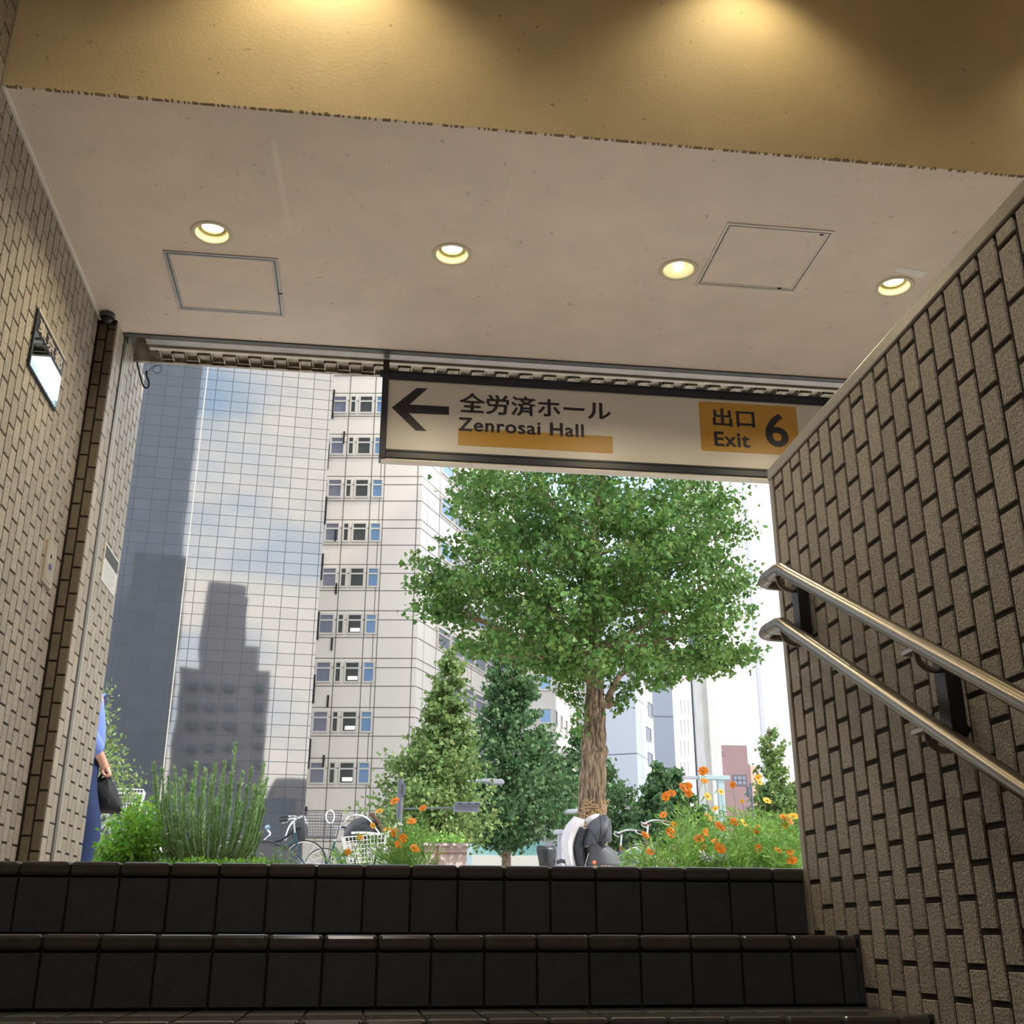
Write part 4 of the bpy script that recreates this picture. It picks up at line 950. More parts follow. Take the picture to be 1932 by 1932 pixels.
p = at(1363, 1540, 19); g = thing('sign_gantry', (p.x, 19, GP), 'pale blue-green steel post with a flat crossbar above the orange flowers', 'gantry')
MB().box(p.x-.055, p.x+.055, 18.95, 19.05, GP, at(1360, 1464, 19).z).build('post', M['gantry'], g, bevel=.008)
a, b = at(1288, 1470, 19), at(1375, 1468, 19); c_ = at(1317, 1469, 19)
MB().box(c_.x, b.x, 18.93, 19.07, b.z-.035, b.z+.035).build('crossbar', M['gantry'], g, bevel=.008)
MB().box(a.x, c_.x, 18.95, 19.05, b.z-.03, b.z+.02).build('grey_end', M['lamphead'], g, bevel=.006)
p = at(1421, 1540, 18.5); g = thing('slim_dark_post', (p.x, 18.5, GP), 'slim dark street post with a small box, left of the lone pale young tree', 'post')
MB().tube([(p.x, 18.5, GP), (p.x, 18.5, at(1420, 1478, 18.5).z)], .022, 10).build('pole', M['polegrey'], g)
MB().box(p.x-.07, p.x-.02, 18.45, 18.55, at(1418, 1504, 18.5).z, at(1418, 1484, 18.5).z).build('box', M['polegrey'], g, bevel=.005)

# weathered planter crate
YK = 12.2; a, b = at(790, 1600, YK), at(881, 1600, YK); zt_ = at(830, 1594, YK).z
g = thing('planter_crate', ((a.x+b.x)/2, YK, GP), 'weathered grey-brown planter crate with a flaking top edge', 'planter')
MB().box(a.x, b.x, YK, YK+.4, GP, zt_-.012).build('body', M['crate'], g)
MB().box(a.x-.012, b.x+.012, YK-.015, YK+.415, zt_-.012, zt_+.018).build('rim', pm('flaking_rim', (.20, .15, .13), .8, var=.4, vs=30, dirt=((.66, .55, .50), 22, .5, .6)), g)
MB().box((a.x+b.x)/2-.07, (a.x+b.x)/2-.045, YK-.008, YK+.002, GP, zt_-.012).box(a.x+.0, b.x, YK-.006, YK+.001, zt_-.085, zt_-.075).build('batten', M['brown'], g)
C = [tuple(at(rnd.uniform(775, 872), rnd.gauss(1588, 7), YK+rnd.uniform(.05, .35))) for _ in range(700)]
leaf_mesh('plants', M['cosleaf'], C, .05, g, 'leaf', None, 1)

# ---------------- person
YQ = 7.6
def q_(px, py, dy=0): return at(px, py, YQ+dy)
def skin_mesh(name, nodes, edges, mat, parent, sub=2):
    me = bpy.data.meshes.new(name); off = origin_of(parent); me.from_pydata([tuple(Vector(n[0])-off) for n in nodes], edges, []); me.materials.append(mat)
    o = bpy.data.objects.new(name, me); COL.objects.link(o); o.parent = parent
    sk = o.modifiers.new('skin', 'SKIN'); sk.use_smooth_shade = True
    for v, n in zip(me.skin_vertices[0].data, nodes): v.radius = n[1] if isinstance(n[1], tuple) else (n[1], n[1])
    me.skin_vertices[0].data[0].use_root = True
    ss = o.modifiers.new('sub', 'SUBSURF'); ss.levels = sub; ss.render_levels = sub
    dg = bpy.context.evaluated_depsgraph_get(); m2 = bpy.data.meshes.new_from_object(o.evaluated_get(dg)); o.modifiers.clear(); o.data = m2; m2.polygons.foreach_set('use_smooth', [True]*len(m2.polygons)); return o
hx = q_(201, 1452); px0 = q_(160, 1383).x
g = thing('person', (px0, YQ, 0), 'person in blue shirt and navy trousers half hidden by the left pier, carrying a bag', 'person')
X = px0; Y = YQ; H = hx.z
N_ = [((X, Y, .90), .075), ((X+.01, Y, 1.08), .10), ((X, Y, 1.28), .11), ((X-.005, Y, 1.40), .05), ((X-.04, Y, 1.47), .06), ((X-.05, Y, 1.54), .085),
      ((X, Y-.16, 1.33), .05), ((X+.01, Y-.21, 1.12), .042), ((hx.x-.04, YQ-.13, H+.095), .032), ((hx.x-.005, YQ-.05, H+.03), .030),
      ((X, Y+.16, 1.33), .05), ((X-.02, Y+.21, 1.10), .042), ((X+.03, Y+.16, .92), .03),
      ((X+.04, Y-.085, .78), .062), ((X+.13, Y-.09, .46), .048), ((X+.11, Y-.09, .08), .04), ((X+.22, Y-.09, .035), .03),
      ((X-.02, Y+.085, .78), .062), ((X-.06, Y+.09, .46), .055), ((X-.16, Y+.09, .10), .04), ((X-.05, Y+.09, .035), .03)]
E_ = [(0, 1), (1, 2), (2, 3), (3, 4), (4, 5), (2, 6), (6, 7), (7, 8), (8, 9), (2, 10), (10, 11), (11, 12), (0, 13), (13, 14), (14, 15), (15, 16), (0, 17), (17, 18), (18, 19), (19, 20)]
hb = len(N_)
N_.append(((hx.x, YQ-.03, H-.005), .026)); E_.append((9, hb))
for k in range(4):                                        # fingers curled round the bag handle
    yy = YQ-.062+.021*k; a = len(N_); L = (.9, 1.0, .97, .8)[k]
    N_ += [((hx.x+.022, yy, H-.012), .0092), ((hx.x+.036*L, yy, H-.034), .0088), ((hx.x+.018, yy, H-.052*L), .0082), ((hx.x-.004, yy, H-.045), .0075)]
    E_ += [(hb, a), (a, a+1), (a+1, a+2), (a+2, a+3)]
a = len(N_); N_ += [((hx.x-.015, YQ-.055, H-.018), .011), ((hx.x+.002, YQ-.068, H-.038), .0095), ((hx.x+.016, YQ-.06, H-.048), .008)]; E_ += [(9, a), (a, a+1), (a+1, a+2)]
skin_mesh('body', N_, E_, M['skin'], g)
sh = [((X, Y, .86), (.122, .145)), ((X+.01, Y, 1.08), (.125, .145)), ((X, Y, 1.28), (.125, .15)), ((X-.005, Y, 1.38), .07), ((X, Y-.17, 1.33), .068), ((X+.02, Y-.215, 1.12), .066), ((hx.x-.085, YQ-.17, H+.17), .062), ((hx.x-.030, YQ-.11, H+.085), .052), ((X, Y+.17, 1.33), .065), ((X-.02, Y+.215, 1.10), .055)]
skin_mesh('shirt', sh, [(0, 1), (1, 2), (2, 3), (2, 4), (4, 5), (5, 6), (6, 7), (2, 8), (8, 9)], M['shirt'], g)
tr_ = [((X, Y, .96), (.095, .12)), ((X+.01, Y, .86), (.105, .13)), ((X+.045, Y-.085, .74), .092), ((X+.13, Y-.09, .46), .082), ((X+.115, Y-.09, .12), .070), ((X-.02, Y+.085, .74), .092), ((X-.06, Y+.09, .46), .078), ((X-.16, Y+.09, .14), .066)]
skin_mesh('trousers', tr_, [(0, 1), (1, 2), (2, 3), (3, 4), (1, 5), (5, 6), (6, 7)], M['jeans'], g)
MB().ball((X-.06, Y, 1.58), (.10, .085, .09), 16, 12).build('hair', M['hair'], g)
m = MB()
for dx, dy in ((.20, -.09), (-.09, .09)): m.ball((X+dx, Y+dy, .04), (.13, .05, .04), 12, 8)
m.build('shoes', M['black'], g)
# bag: soft trapezoid hanging from the hand
bg_ = thing('hand_bag', (hx.x, YQ, H), 'soft black cloth bag hanging from the hand of the person', 'bag')
prof = []
tl, tr2, brr, bl = q_(176, 1474), q_(215, 1470), q_(236, 1530), q_(168, 1538)
m = MB(); rows = 14; cols_ = 22; n0 = 0
for i in range(rows+1):
    t = i/rows; l = tl.lerp(bl, t); r2 = tr2.lerp(brr, t); th = .015+.075*math.sin(math.pi*min(1, t*.9+.06))**.7*(1-.25*t)
    for k in range(cols_):
        a = 2*math.pi*k/cols_; cx = (l+r2)/2; hw = (r2-l).length/2
        sgx = math.copysign(abs(math.cos(a))**.7, math.cos(a)); wob = .004*math.sin(5*a+4*t)+.004*math.sin(9*a-6*t)
        m.v.append((cx.x+sgx*hw, YQ+math.sin(a)*(th+wob), cx.z+(-.012*math.cos(2*a) if i in (0, rows) else 0)))
for i in range(rows):
    for k in range(cols_): a = i*cols_+k; b = i*cols_+(k+1) % cols_; m.f.append((a, b, b+cols_, a+cols_))
m.f.append(tuple(reversed(range(cols_)))); m.f.append(tuple(rows*cols_+k for k in range(cols_))); m.sm = True
m.build('pouch', M['bag'], bg_, smooth=True)
MB().tube(sm([(tl.x+.02, YQ-.02, tl.z-.01), (hx.x-.01, YQ-.03, H-.03), (hx.x+.012, YQ-.03, H-.035), (tr2.x-.01, YQ-.02, tr2.z-.01)], 6), .008, 8).build('handle', M['bag'], bg_)

# ---------------- bicycles
def bicycle(name, loc, rz, label, paint, r=.33, basket=None, group=None, seat=True, grips=None, lean=0., bar='city', fender=True):
    g = thing(name, loc, label, 'bicycle', group, rz); g.rotation_euler = (lean, 0, rz)
    kw = dict(parent=g, local=True)
    for x in (-.52, .54):
        w = MB(); w.lathe([(r-.004, -.014), (r+.008, -.018), (r+.018, 0), (r+.008, .018), (r-.004, .014)], (x, 0, r+.018), 40, Matrix.Rotation(R(90), 4, 'X')); wo = w.build('wheel', M['rubber'], **kw)
        s_ = MB(); s_.lathe([(r-.018, -.010), (r-.002, -.012), (r-.002, .012), (r-.018, .010), (r-.018, -.010)], (x, 0, r+.018), 40, Matrix.Rotation(R(90), 4, 'X'))
        for k in range(18):
            a = 2*math.pi*k/18; s_.tube([(x+.014*math.cos(a+1), .02*(-1)**k, r+.018+.014*math.sin(a+1)), (x+(r-.012)*math.cos(a), 0, r+.018+(r-.012)*math.sin(a))], .0016, 3, cap=False)
        s_.tube([(x, -.045, r+.018), (x, .045, r+.018)], .014, 10); so_ = s_.build('rim_and_spokes', M['chrome'], **kw); so_.parent = wo
    zr = r+.018; bb = (-.08, 0, .29); hd0 = (.37, 0, .80); hd1 = (.41, 0, .63)
    f = MB(); f.tube(sm([hd1, (.2, 0, .42), bb], 5), .017, 10).tube(sm([(.385, 0, .72), (.18, 0, .53), (-.13, 0, .42)], 5), .013, 10).tube([bb, (-.22, 0, .74)], .015, 10).tube([hd1, hd0], .02, 12)
    for s1 in (-1, 1): f.tube([(bb[0], .02*s1, bb[2]), (-.52, .055*s1, zr)], .009, 8).tube([(-.19, .02*s1, .64), (-.52, .055*s1, zr)], .008, 8)
    f.build('frame', paint, **kw)
    f = MB()
    for s1 in (-1, 1): f.tube(sm([(.41, .012*s1, .63), (.43, .05*s1, .58), (.47, .055*s1, .45), (.54, .055*s1, zr)], 4), .010, 8)
    f.build('fork', paint, **kw)
    if fender:
        f = MB()
        for x, a0, a1 in ((-.52, 0, 165), (.54, 20, 150)):
            f.lathe([(r+.032, -.026), (r+.040, 0), (r+.032, .026)], (x, 0, zr), 22, Matrix.Rotation(R(90), 4, 'X'), a0=R(-a1), a1=R(-a0))
        f.build('mudguards', M['chrome'], **kw)
    h = MB(); h.tube([(.37, 0, .80), (.345, 0, .97)], .013, 10)
    if bar == 'city':
        P = sm([(.14, -.27, 1.0), (.26, -.25, 1.02), (.36, -.15, 1.03), (.40, 0, 1.0), (.36, .15, 1.03), (.26, .25, 1.02), (.14, .27, 1.0)], 5)
    else:
        P = sm([(.28, -.29, 1.03), (.33, -.15, 1.02), (.345, 0, .98), (.33, .15, 1.02), (.28, .29, 1.03)], 5)
    h.tube(P, .0115, 10); h.build('handlebar', M['chrome'], **kw)
    for s1 in (0, -1):
        a, b = Vector(P[s1]), Vector(P[s1+1 if s1 == 0 else -2]); d = (b-a).normalized(); MB().tube([a-d*.02, a+d*.11], .0175, 12).build('grip', grips or M['blackp'], **kw)
        MB().tube([a+d*.15+Vector((0, 0, -.02)), a+d*.08+Vector((.03, 0, -.035)), a+d*.0+Vector((.02, 0, -.04))], .006, 6).build('brake_lever', M['chrome'], **kw)
    m = MB(); m.tube(sm([(.36, .05, .99), (.44, .07, .93), (.45, .05, .75), (.47, .05, .55)], 5), .003, 5); m.build('brake_cable', M['cable'], **kw)
    if seat:
        m = MB(); m.tube([(-.22, 0, .72), (-.245, 0, .82)], .013, 10); m.build('seat_post', M['chrome'], **kw)
        m = MB(); m.ball((-.30, 0, .855), (.12, .10, .035), 16, 10); m.ball((-.18, 0, .86), (.13, .035, .028), 14, 8); m.build('saddle', M['blackp'], **kw)
    m = MB(); m.lathe([(.001, -.004), (.085, -.004), (.085, .004), (.001, .004)], (bb[0], .06, bb[2]), 28, Matrix.Rotation(R(90), 4, 'X'))
    for s1, a in ((1, 40), (-1, 220)):
        e = (bb[0]+.16*math.cos(R(a)), .085*s1, bb[2]+.16*math.sin(R(a))); m.tube([(bb[0], .085*s1, bb[2]), e], .009, 6).box(e[0]-.045, e[0]+.045, min(e[1], e[1]+.09*s1), max(e[1], e[1]+.09*s1), e[2]-.012, e[2]+.012)
    m.build('crank_and_pedals', M['darkgrey'], **kw)
    m = MB(); m.box(-.75, -.30, -.055, .055, .735, .745)
    for s1 in (-1, 1): m.tube([(-.70, .055*s1, .74), (-.52, .06*s1, zr)], .005, 6)
    m.build('rear_rack', M['alu'], **kw)
    if basket is not None: wire_basket(g, (.60, 0, .70), basket)
    return g
def wire_basket(parent, c, mat, w=.34, d=.28, h=.24, nx=9, nz=5, name='front_basket'):
    m = MB(); x, y, z = c
    def lv(t): f = .80+.20*t; return w/2*f, d/2*f
    for i in range(nz+1):
        t = i/nz; a, b = lv(t); zz = z+h*t; r_ = .0055 if i in (0, nz) else .0026
        m.tube([(x-b, y-a, zz), (x+b, y-a, zz), (x+b, y+a, zz), (x-b, y+a, zz), (x-b, y-a, zz)], r_, 5)
    a0, b0 = lv(0); a1, b1 = lv(1)
    for k in range(nx+1):
        u = -1+2*k/nx
        for s1 in (-1, 1): m.tube([(x+s1*b0, y+a0*u, z), (x+s1*b1, y+a1*u, z+h)], .0024, 4).tube([(x+b0*u, y+s1*a0, z), (x+b1*u, y+s1*a1, z+h)], .0024, 4)
        m.tube([(x-b0, y+a0*u, z), (x+b0, y+a0*u, z)], .0024, 4)
    return m.build(name, mat, parent, local=True, smooth=False)
def px_pos(px, Y, z=GP): q = at(px, 1600, Y); return (q.x, Y, z)
# left group, seen between the rosemary and the planter crate
b1 = bicycle('bicycle', px_pos(120, 12.6), R(6), 'white-basket bicycle behind the person at the far left', M['silverframe'], basket=M['wire'])
b3 = bicycle('bicycle', px_pos(508, 13.4), R(4), 'small-wheeled bicycle with its front wheel below the smoke-grey mesh basket', M['tealframe'], fender=False, seat=False); b3.scale = (.74, .74, .74)
b4 = bicycle('bicycle', px_pos(672, 14.4), R(176), 'dark small-wheeled bicycle under the black rounded seat hood', M['tealframe'], seat=False); b4.scale = (.72, .72, .72)
# hooded child seat on the rear of that bicycle
Yh = 13.25; a = at(690, 1585, Yh); g = thing('hooded_child_seat', (a.x, Yh, a.z-.1), 'black rounded child seat hood with a chrome rim, behind the smoke-grey basket', 'child seat')
m = MB(); m.lathe([(.24*math.cos(R(t)), .24*math.sin(R(t))*.95) for t in range(-10, 91, 10)], (at(688, 1580, Yh).x, Yh, at(688, 1580, Yh).z), 24); m.build('hood', M['blackp'], g)
MB().tube([(at(688, 1580, Yh).x, Yh, at(688, 1580, Yh).z+.02), (at(688, 1580, Yh).x, Yh, GP)], .03, 10).build('seat_post', M['darkgrey'], g)
m = MB(); P = sm([at(x, y, Yh-.20) for x, y in ((632, 1556), (650, 1551), (660, 1540), (678, 1538), (696, 1546), (708, 1562), (716, 1572))], 5); m.tube(P, .012, 8); m.build('chrome_rim', M['chrome'], g)
m = MB(); P = sm([at(x, y, Yh-.15) for x, y in ((700, 1535), (714, 1552), (722, 1572))], 5); m.tube(P, .022, 8); m.build('side_strap', M['brown'], g)
# second rounded seat back to the left of the smoke-grey basket
Yh = 13.6; g = thing('round_seat_back', tuple(at(562, 1570, Yh)), 'dark round seat back with a bright curved rim, left of the smoke-grey basket', 'child seat')
MB().tube(sm([at(x, y, Yh) for x, y in ((538, 1586), (546, 1562), (556, 1548), (572, 1541), (580, 1556))], 6), .016, 8).build('rim', M['chrome'], g)
c_ = at(565, 1570, Yh+.03); MB().ball(c_, (.10, .05, .12), 18, 10).build('shell', M['darkgrey'], g)
MB().tube(sm([at(x, y, Yh-.05) for x, y in ((500, 1590), (528, 1586), (546, 1574), (556, 1564), (568, 1562))], 6), .014, 8).build('black_bar', M['blackp'], g)
# smoke basket (its own mesh box, tall)
Yb = 12.9; a, b = at(572, 1578, Yb), at(640, 1578, Yb); g = thing('mesh_basket', ((a.x+b.x)/2, Yb, at(600, 1580, Yb).z), 'tall smoke-grey wire mesh basket standing over the small black wheel', 'basket')
wire_basket(g, (0, 0, 0), M['smoke'], w=.30, d=.42, h=.25, nx=13, nz=8, name='wire_body')
# bell-like chrome mirror and lamp
g = thing('bicycle_lamp', tuple(at(504, 1564, 13.5)), 'small blue-tinted chrome bicycle lamp on a short curved stalk', 'lamp')
MB().ball(at(505, 1561, 13.5), (.03, .04, .028), 14, 10).build('lens_housing', pm('blue_chrome', (.35, .55, .75), .15, .9), g); MB().tube(sm([at(505, 1566, 13.5), at(510, 1574, 13.5), at(500, 1584, 13.5), at(490, 1592, 13.5)], 5), .011, 8).build('stalk', M['chrome'], g)
g = thing('chrome_hand_mirror', tuple(at(622, 1540, 12.7)), 'small oval chrome mirror loop above the smoke-grey basket', 'mirror')
P = [at(623+8*math.cos(t)*1.0, 1541+12*math.sin(t), 12.7) for t in np.linspace(0, 2*math.pi, 19)]; MB().tube(P, .009, 8).build('rim', M['chrome'], g); MB().tube([at(624, 1553, 12.7), (at(626, 1600, 12.7).x, 12.7, GP)], .004, 8).build('stalk', M['cable'], g)
# dark bin
Yn = 12.8; a, b = at(488, 1600, Yn), at(540, 1600, Yn); z1_ = at(500, 1587, Yn).z
g = thing('plastic_bin', ((a.x+b.x)/2, Yn, GP), 'dark grey plastic bin with a slanted rim right of the rosemary bush', 'bin')
MB().prism([(0, 0), (b.x-a.x, 0), (b.x-a.x+.03, z1_-GP-.075), (.11, z1_-GP), (-.02, z1_-GP+.004)], (a.x, Yn, GP), (1, 0, 0), (0, 0, 1), (0, .3, 0)).build('body', M['darkgrey'], g, bevel=.01)
MB().tube([(a.x-.02, Yn, z1_+.004), (a.x+.11, Yn, z1_), (b.x+.03, Yn, z1_-.075)], .010, 8).build('rim', M['blackp'], g)
# white shopping basket leaning among the flowers
Yw = 11.6; q = at(692, 1606, Yw); g = thing('white_wire_basket', (q.x, Yw, q.z-.1), 'white wire bicycle basket tilted behind the left orange flowers', 'basket'); g.rotation_euler = (R(4), R(-6), R(6))
wire_basket(g, (0, 0, 0), M['wire'], w=.34, d=.44, h=.25, nx=12, nz=6, name='wire_body')
P = sm([at(x, y, Yw-.2) for x, y in ((664, 1566), (690, 1568), (726, 1574), (744, 1566), (752, 1557), (762, 1560))], 5); MB().tube(P, .011, 8).build('carry_bar', M['white'], g)
g = thing('metal_basin', tuple(at(299, 1590, 11.8)), 'dented silver metal basin between the bright green bush and the rosemary', 'basin')
q = at(299, 1583, 11.8); MB().lathe([(.001, -.10), (.10, -.10), (.125, -.05), (.115, .02), (.12, .025), (.125, .02)], (q.x, 11.8, q.z-.02), 26).build('bowl', M['chrome'], g)
MB().tube([(q.x, 11.8, q.z-.11), (q.x, 11.8, GP)], .03, 10).build('stand', M['darkgrey'], g)
MB().tube([(q.x-.09, 11.75, q.z+.03), (q.x-.05, 11.75, q.z+.055), (q.x+.1, 11.75, q.z+.05)], .008, 6).build('bar', M['chrome'], g)

# child seat with rain canopy in front of the big trunk
YV = 11.0
g = thing('covered_child_seat', tuple(at(1112, 1632, YV)), 'charcoal canopy child seat with pale grey cloth back before the big trunk', 'child seat')
def vpx(x, y, dy=0): return at(x, y, YV+dy)
def loft(rows, mat, name):
    m = MB(); w = len(rows[0])
    for r_ in rows: m.v += [tuple(p) for p in r_]
    for i in range(len(rows)-1):
        for k in range(w-1): a = i*w+k; m.f.append((a, a+1, a+w+1, a+w))
    m.sm = True; o = m.build(name, mat, g, smooth=True); s2 = o.modifiers.new('solid', 'SOLIDIFY'); s2.thickness = .012; s2.offset = 0
    return o
# pale back: left outline against right outline, bulging towards the viewer
L_ = [(1084, 1541), (1070, 1556), (1062, 1574), (1060, 1590), (1064, 1610), (1070, 1634)]; R_ = [(1102, 1546), (1100, 1560), (1090, 1576), (1084, 1592), (1083, 1610), (1088, 1634)]
rows = []
for (lx, ly), (rx, ry) in zip(sm([(x, y, 0) for x, y in L_], 4), sm([(x, y, 0) for x, y in R_], 4)) if False else [((a.x, a.y), (b.x, b.y)) for a, b in zip(sm([(x, y, 0) for x, y in L_], 4), sm([(x, y, 0) for x, y in R_], 4))]:
    rows.append([vpx(lx+(rx-lx)*t, ly+(ry-ly)*t, -.09*math.sin(math.pi*t)+.02) for t in np.linspace(0, 1, 9)])
loft(rows, M['lightcloth'], 'pale_back')
rows = [[vpx(x0+(x1-x0)*t, y0+(y1-y0)*t-3*math.sin(math.pi*t), -.03*math.sin(math.pi*t)+.05) for t in np.linspace(0, 1, 7)] for x0, y0, x1, y1 in ((1104, 1546, 1130, 1535), (1106, 1552, 1128, 1545), (1112, 1560, 1126, 1556))]
loft(rows, M['lightcloth'], 'pale_collar')
# canopy: three cloth gores fanned round a hinge
hinge = vpx(1128, 1600, -.05); ring = [(1094, 1598), (1098, 1580), (1106, 1562), (1116, 1550), (1130, 1541), (1142, 1539), (1150, 1548), (1152, 1566), (1151, 1588)]
rows = []
for i, (x, y) in enumerate(ring):
    e = vpx(x, y, .05); rows.append([hinge.lerp(e, t)+Vector((0, -.13*math.sin(math.pi*min(1, t*.92)), .012*math.sin(math.pi*t))) for t in np.linspace(.06, 1, 8)])
loft(rows, M['darkcloth'], 'canopy')
m = MB()
for i in (2, 4, 6, 8): m.tube([p+Vector((0, -.008, 0)) for p in rows[i]], .005, 6)
m.tube([r_[-1] for r_ in rows], .007, 6); m.build('canopy_seams', M['blackp'], g)
c_ = vpx(1118, 1590, .0)
L_ = [(1088, 1560), (1084, 1580), (1082, 1600), (1086, 1634)]; R_ = [(1112, 1562), (1108, 1585), (1106, 1606), (1108, 1634)]
rows = [[vpx(a.x+(b.x-a.x)*t, a.y+(b.y-a.y)*t, -.06*math.sin(math.pi*t)) for t in np.linspace(0, 1, 7)] for a, b in zip(sm([(x, y, 0) for x, y in L_], 4), sm([(x, y, 0) for x, y in R_], 4))]
loft(rows, M['blackp'], 'dark_side')
L_ = [(1106, 1600), (1106, 1612), (1104, 1622), (1102, 1636)]; R_ = [(1134, 1592), (1152, 1600), (1164, 1612), (1178, 1636)]
rows = [[vpx(a.x+(b.x-a.x)*t, a.y+(b.y-a.y)*t-4*math.sin(math.pi*t), -.10*math.sin(math.pi*t)) for t in np.linspace(0, 1, 9)] for a, b in zip(sm([(x, y, 0) for x, y in L_], 4), sm([(x, y, 0) for x, y in R_], 4))]
loft(rows, M['darkgrey'], 'seat_shell')
MB().tube([vpx(1111, 1610, -.10), vpx(1104, 1634, -.10)], .006, 6).build('steel_stay', M['chrome'], g)
MB().ball(vpx(1121, 1627, -.12), (.018, .01, .018), 12, 8).build('red_reflector', pm('orange_reflector', (.9, .16, .06), .3), g)
MB().tube([vpx(1110, 1640, .06), (vpx(1110, 1640, .06).x, YV+.06, GP)], .02, 10).box(vpx(1110, 1640).x-.2, vpx(1110, 1640).x+.2, YV-.1, YV+.2, GP, GP+.03).build('stand', M['blackp'], g)
# small black moulded seat
YW2 = 12.0; g = thing('black_seat_back', tuple(at(1030, 1632, YW2)), 'small black moulded seat back left of the charcoal canopy child seat', 'child seat')
q = at(1030, 1597, YW2)
rows = []
for y, x0, x1 in ((1597, 1015, 1042), (1604, 1016, 1045), (1614, 1018, 1045), (1624, 1020, 1043), (1636, 1022, 1043)):
    rows.append([at(x0+(x1-x0)*t, y+(1.5*math.sin(math.pi*t)), YW2-.05*math.sin(math.pi*t)) for t in np.linspace(0, 1, 8)])
m = MB(); 
for r_ in rows: m.v += [tuple(p) for p in r_]
for i in range(4):
    for k in range(7): a = i*8+k; m.f.append((a, a+1, a+9, a+8))
m.sm = True; o = m.build('shell', M['blackp'], g, smooth=True); s2 = o.modifiers.new('solid', 'SOLIDIFY'); s2.thickness = .03
MB().tube([p+Vector((0, -.01, .004)) for p in rows[0]], .012, 8).build('top_rim', M['darkgrey'], g)
MB().tube([rows[0][0], rows[-1][0]], .008, 8).build('side_stay', M['alu'], g)
MB().tube([at(1050, 1628, YW2), at(1058, 1624, YW2), at(1072, 1627, YW2)], .02, 8).build('strap', M['blackp'], g)

# right group behind the orange flowers
right = [(1205, 15.2, 208, 'bicycle with black grips reaching furthest left among the orange flowers', 'redframe', None, None, 'city'),
         (1262, 13.6, 200, 'bicycle with brown grips and a pink cloth on its bar among the orange flowers', 'brownp', None, 'brown', 'city'),
         (1322, 15.8, 205, 'dark teal bicycle with raised handlebars right of the pink cloth', 'tealframe', None, None, 'city'),
         (1392, 14.0, 196, 'white bicycle in the middle of the right flower bed background', 'whiteframe', None, None, 'flat'),
         (1452, 15.2, 200, 'white bicycle with a wire basket beside the right wall', 'whiteframe', 'wire', None, 'city'),
         (1500, 13.6, 194, 'silver bicycle half hidden by the right wall', 'silverframe', None, None, 'flat')]
M['brownp'] = M['redframe']
for x, Yb, a, lab, pt, bsk, gp, br_ in right:
    bicycle('bicycle', px_pos(x, Yb+2.6), R(a), lab, M[pt], basket=M[bsk] if bsk else None, grips=M[gp] if gp else None, bar=br_)
YN = 13.6; g = thing('pink_grip_cover', tuple(at(1273, 1598, YN)), 'pink cloth cover pulled over a bicycle grip among the orange flowers', 'cloth')
MB().ball(at(1273, 1597, YN), (.085, .03, .040), 16, 10, Matrix.Rotation(R(-22), 4, 'Y')).build('cover', M['pink'], g)
MB().tube([at(1262, 1604, YN), at(1238, 1616, YN), at(1225, 1624, YN)], .010, 8).build('silver_tube', M['chrome'], g)
p = at(1180, 1612, 13.0); g = thing('folded_tarp', tuple(p), 'dark teal folded cloth beside the grey seat shell', 'cloth')
rows = [[at(x0+(x1-x0)*t, y0+(y1-y0)*t, 13.0-.1*math.sin(3*t+i)) for t in np.linspace(0, 1, 7)] for i, (x0, y0, x1, y1) in enumerate(((1170, 1612, 1200, 1603), (1168, 1620, 1204, 1612), (1170, 1630, 1198, 1626)))]
m = MB()
for r_ in rows: m.v += [tuple(p) for p in r_]
for i in range(2):
    for k in range(6): a = i*7+k; m.f.append((a, a+1, a+8, a+7))
o = m.build('cloth', pm('dark_teal_cloth', (.05, .09, .13), .6), g, smooth=True); s2 = o.modifiers.new('solid', 'SOLIDIFY'); s2.thickness = .03

# ================================================================ planting bed
SOIL = .15
def g_at(px, Y, z=SOIL): q = at(px, 1630, Y); return Vector((q.x, Y, z))
# rosemary
YR = 6.5; g = thing('rosemary_bush', tuple(g_at(390, YR)), 'tall upright rosemary bush with many thin green spires left of the bicycles', 'shrub')
tips = [(290, 1442), (306, 1452), (330, 1450), (348, 1456), (370, 1440), (388, 1452), (406, 1444), (424, 1440), (444, 1405), (458, 1458), (474, 1450), (498, 1442), (504, 1470), (500, 1490), (296, 1470), (318, 1468), (340, 1472), (362, 1476), (383, 1470), (400, 1466), (418, 1470), (436, 1460), (450, 1480), (466, 1486), (484, 1492), (492, 1520), (310, 1500), (326, 1505), (345, 1510), (376, 1505), (395, 1500), (412, 1508), (430, 1500), (470, 1530), (455, 1520), (486, 1545), (302, 1530), (335, 1545), (365, 1555), (405, 1550), (440, 1555)]
for k in range(55): tips.append((rnd.uniform(300, 498), rnd.uniform(1478, 1590)))
sb = MB(); C = []; D = []
for i, (x, y) in enumerate(tips):
    dy = rnd.uniform(-.22, .22); tip = at(x, y, YR+dy); b0 = g_at(392+(x-392)*.35+rnd.uniform(-10, 10), YR+dy*.4)
    out = (tip-b0); mid = b0+out*.5+Vector((out.x*.22, dy*.1, -.03)); P = sm([b0, mid, tip], 9); sb.tube(P, [max(.0016, .0050*(1-k/len(P))) for k in range(len(P))], 5)
    n_ = int(420*out.length/.5)
    for _ in range(n_):
        t = rnd.random()**.75*(len(P)-1.001); k = int(t); q = P[k].lerp(P[k+1], t-k); d = (P[k+1]-P[k]).normalized()
        C.append(tuple(q)); D.append(tuple(d*.9))
sb.build('stems', M['rosewood'], g)
leaf_mesh('needles', M['rosemary'], C, .026, g, 'needle', D, .62)
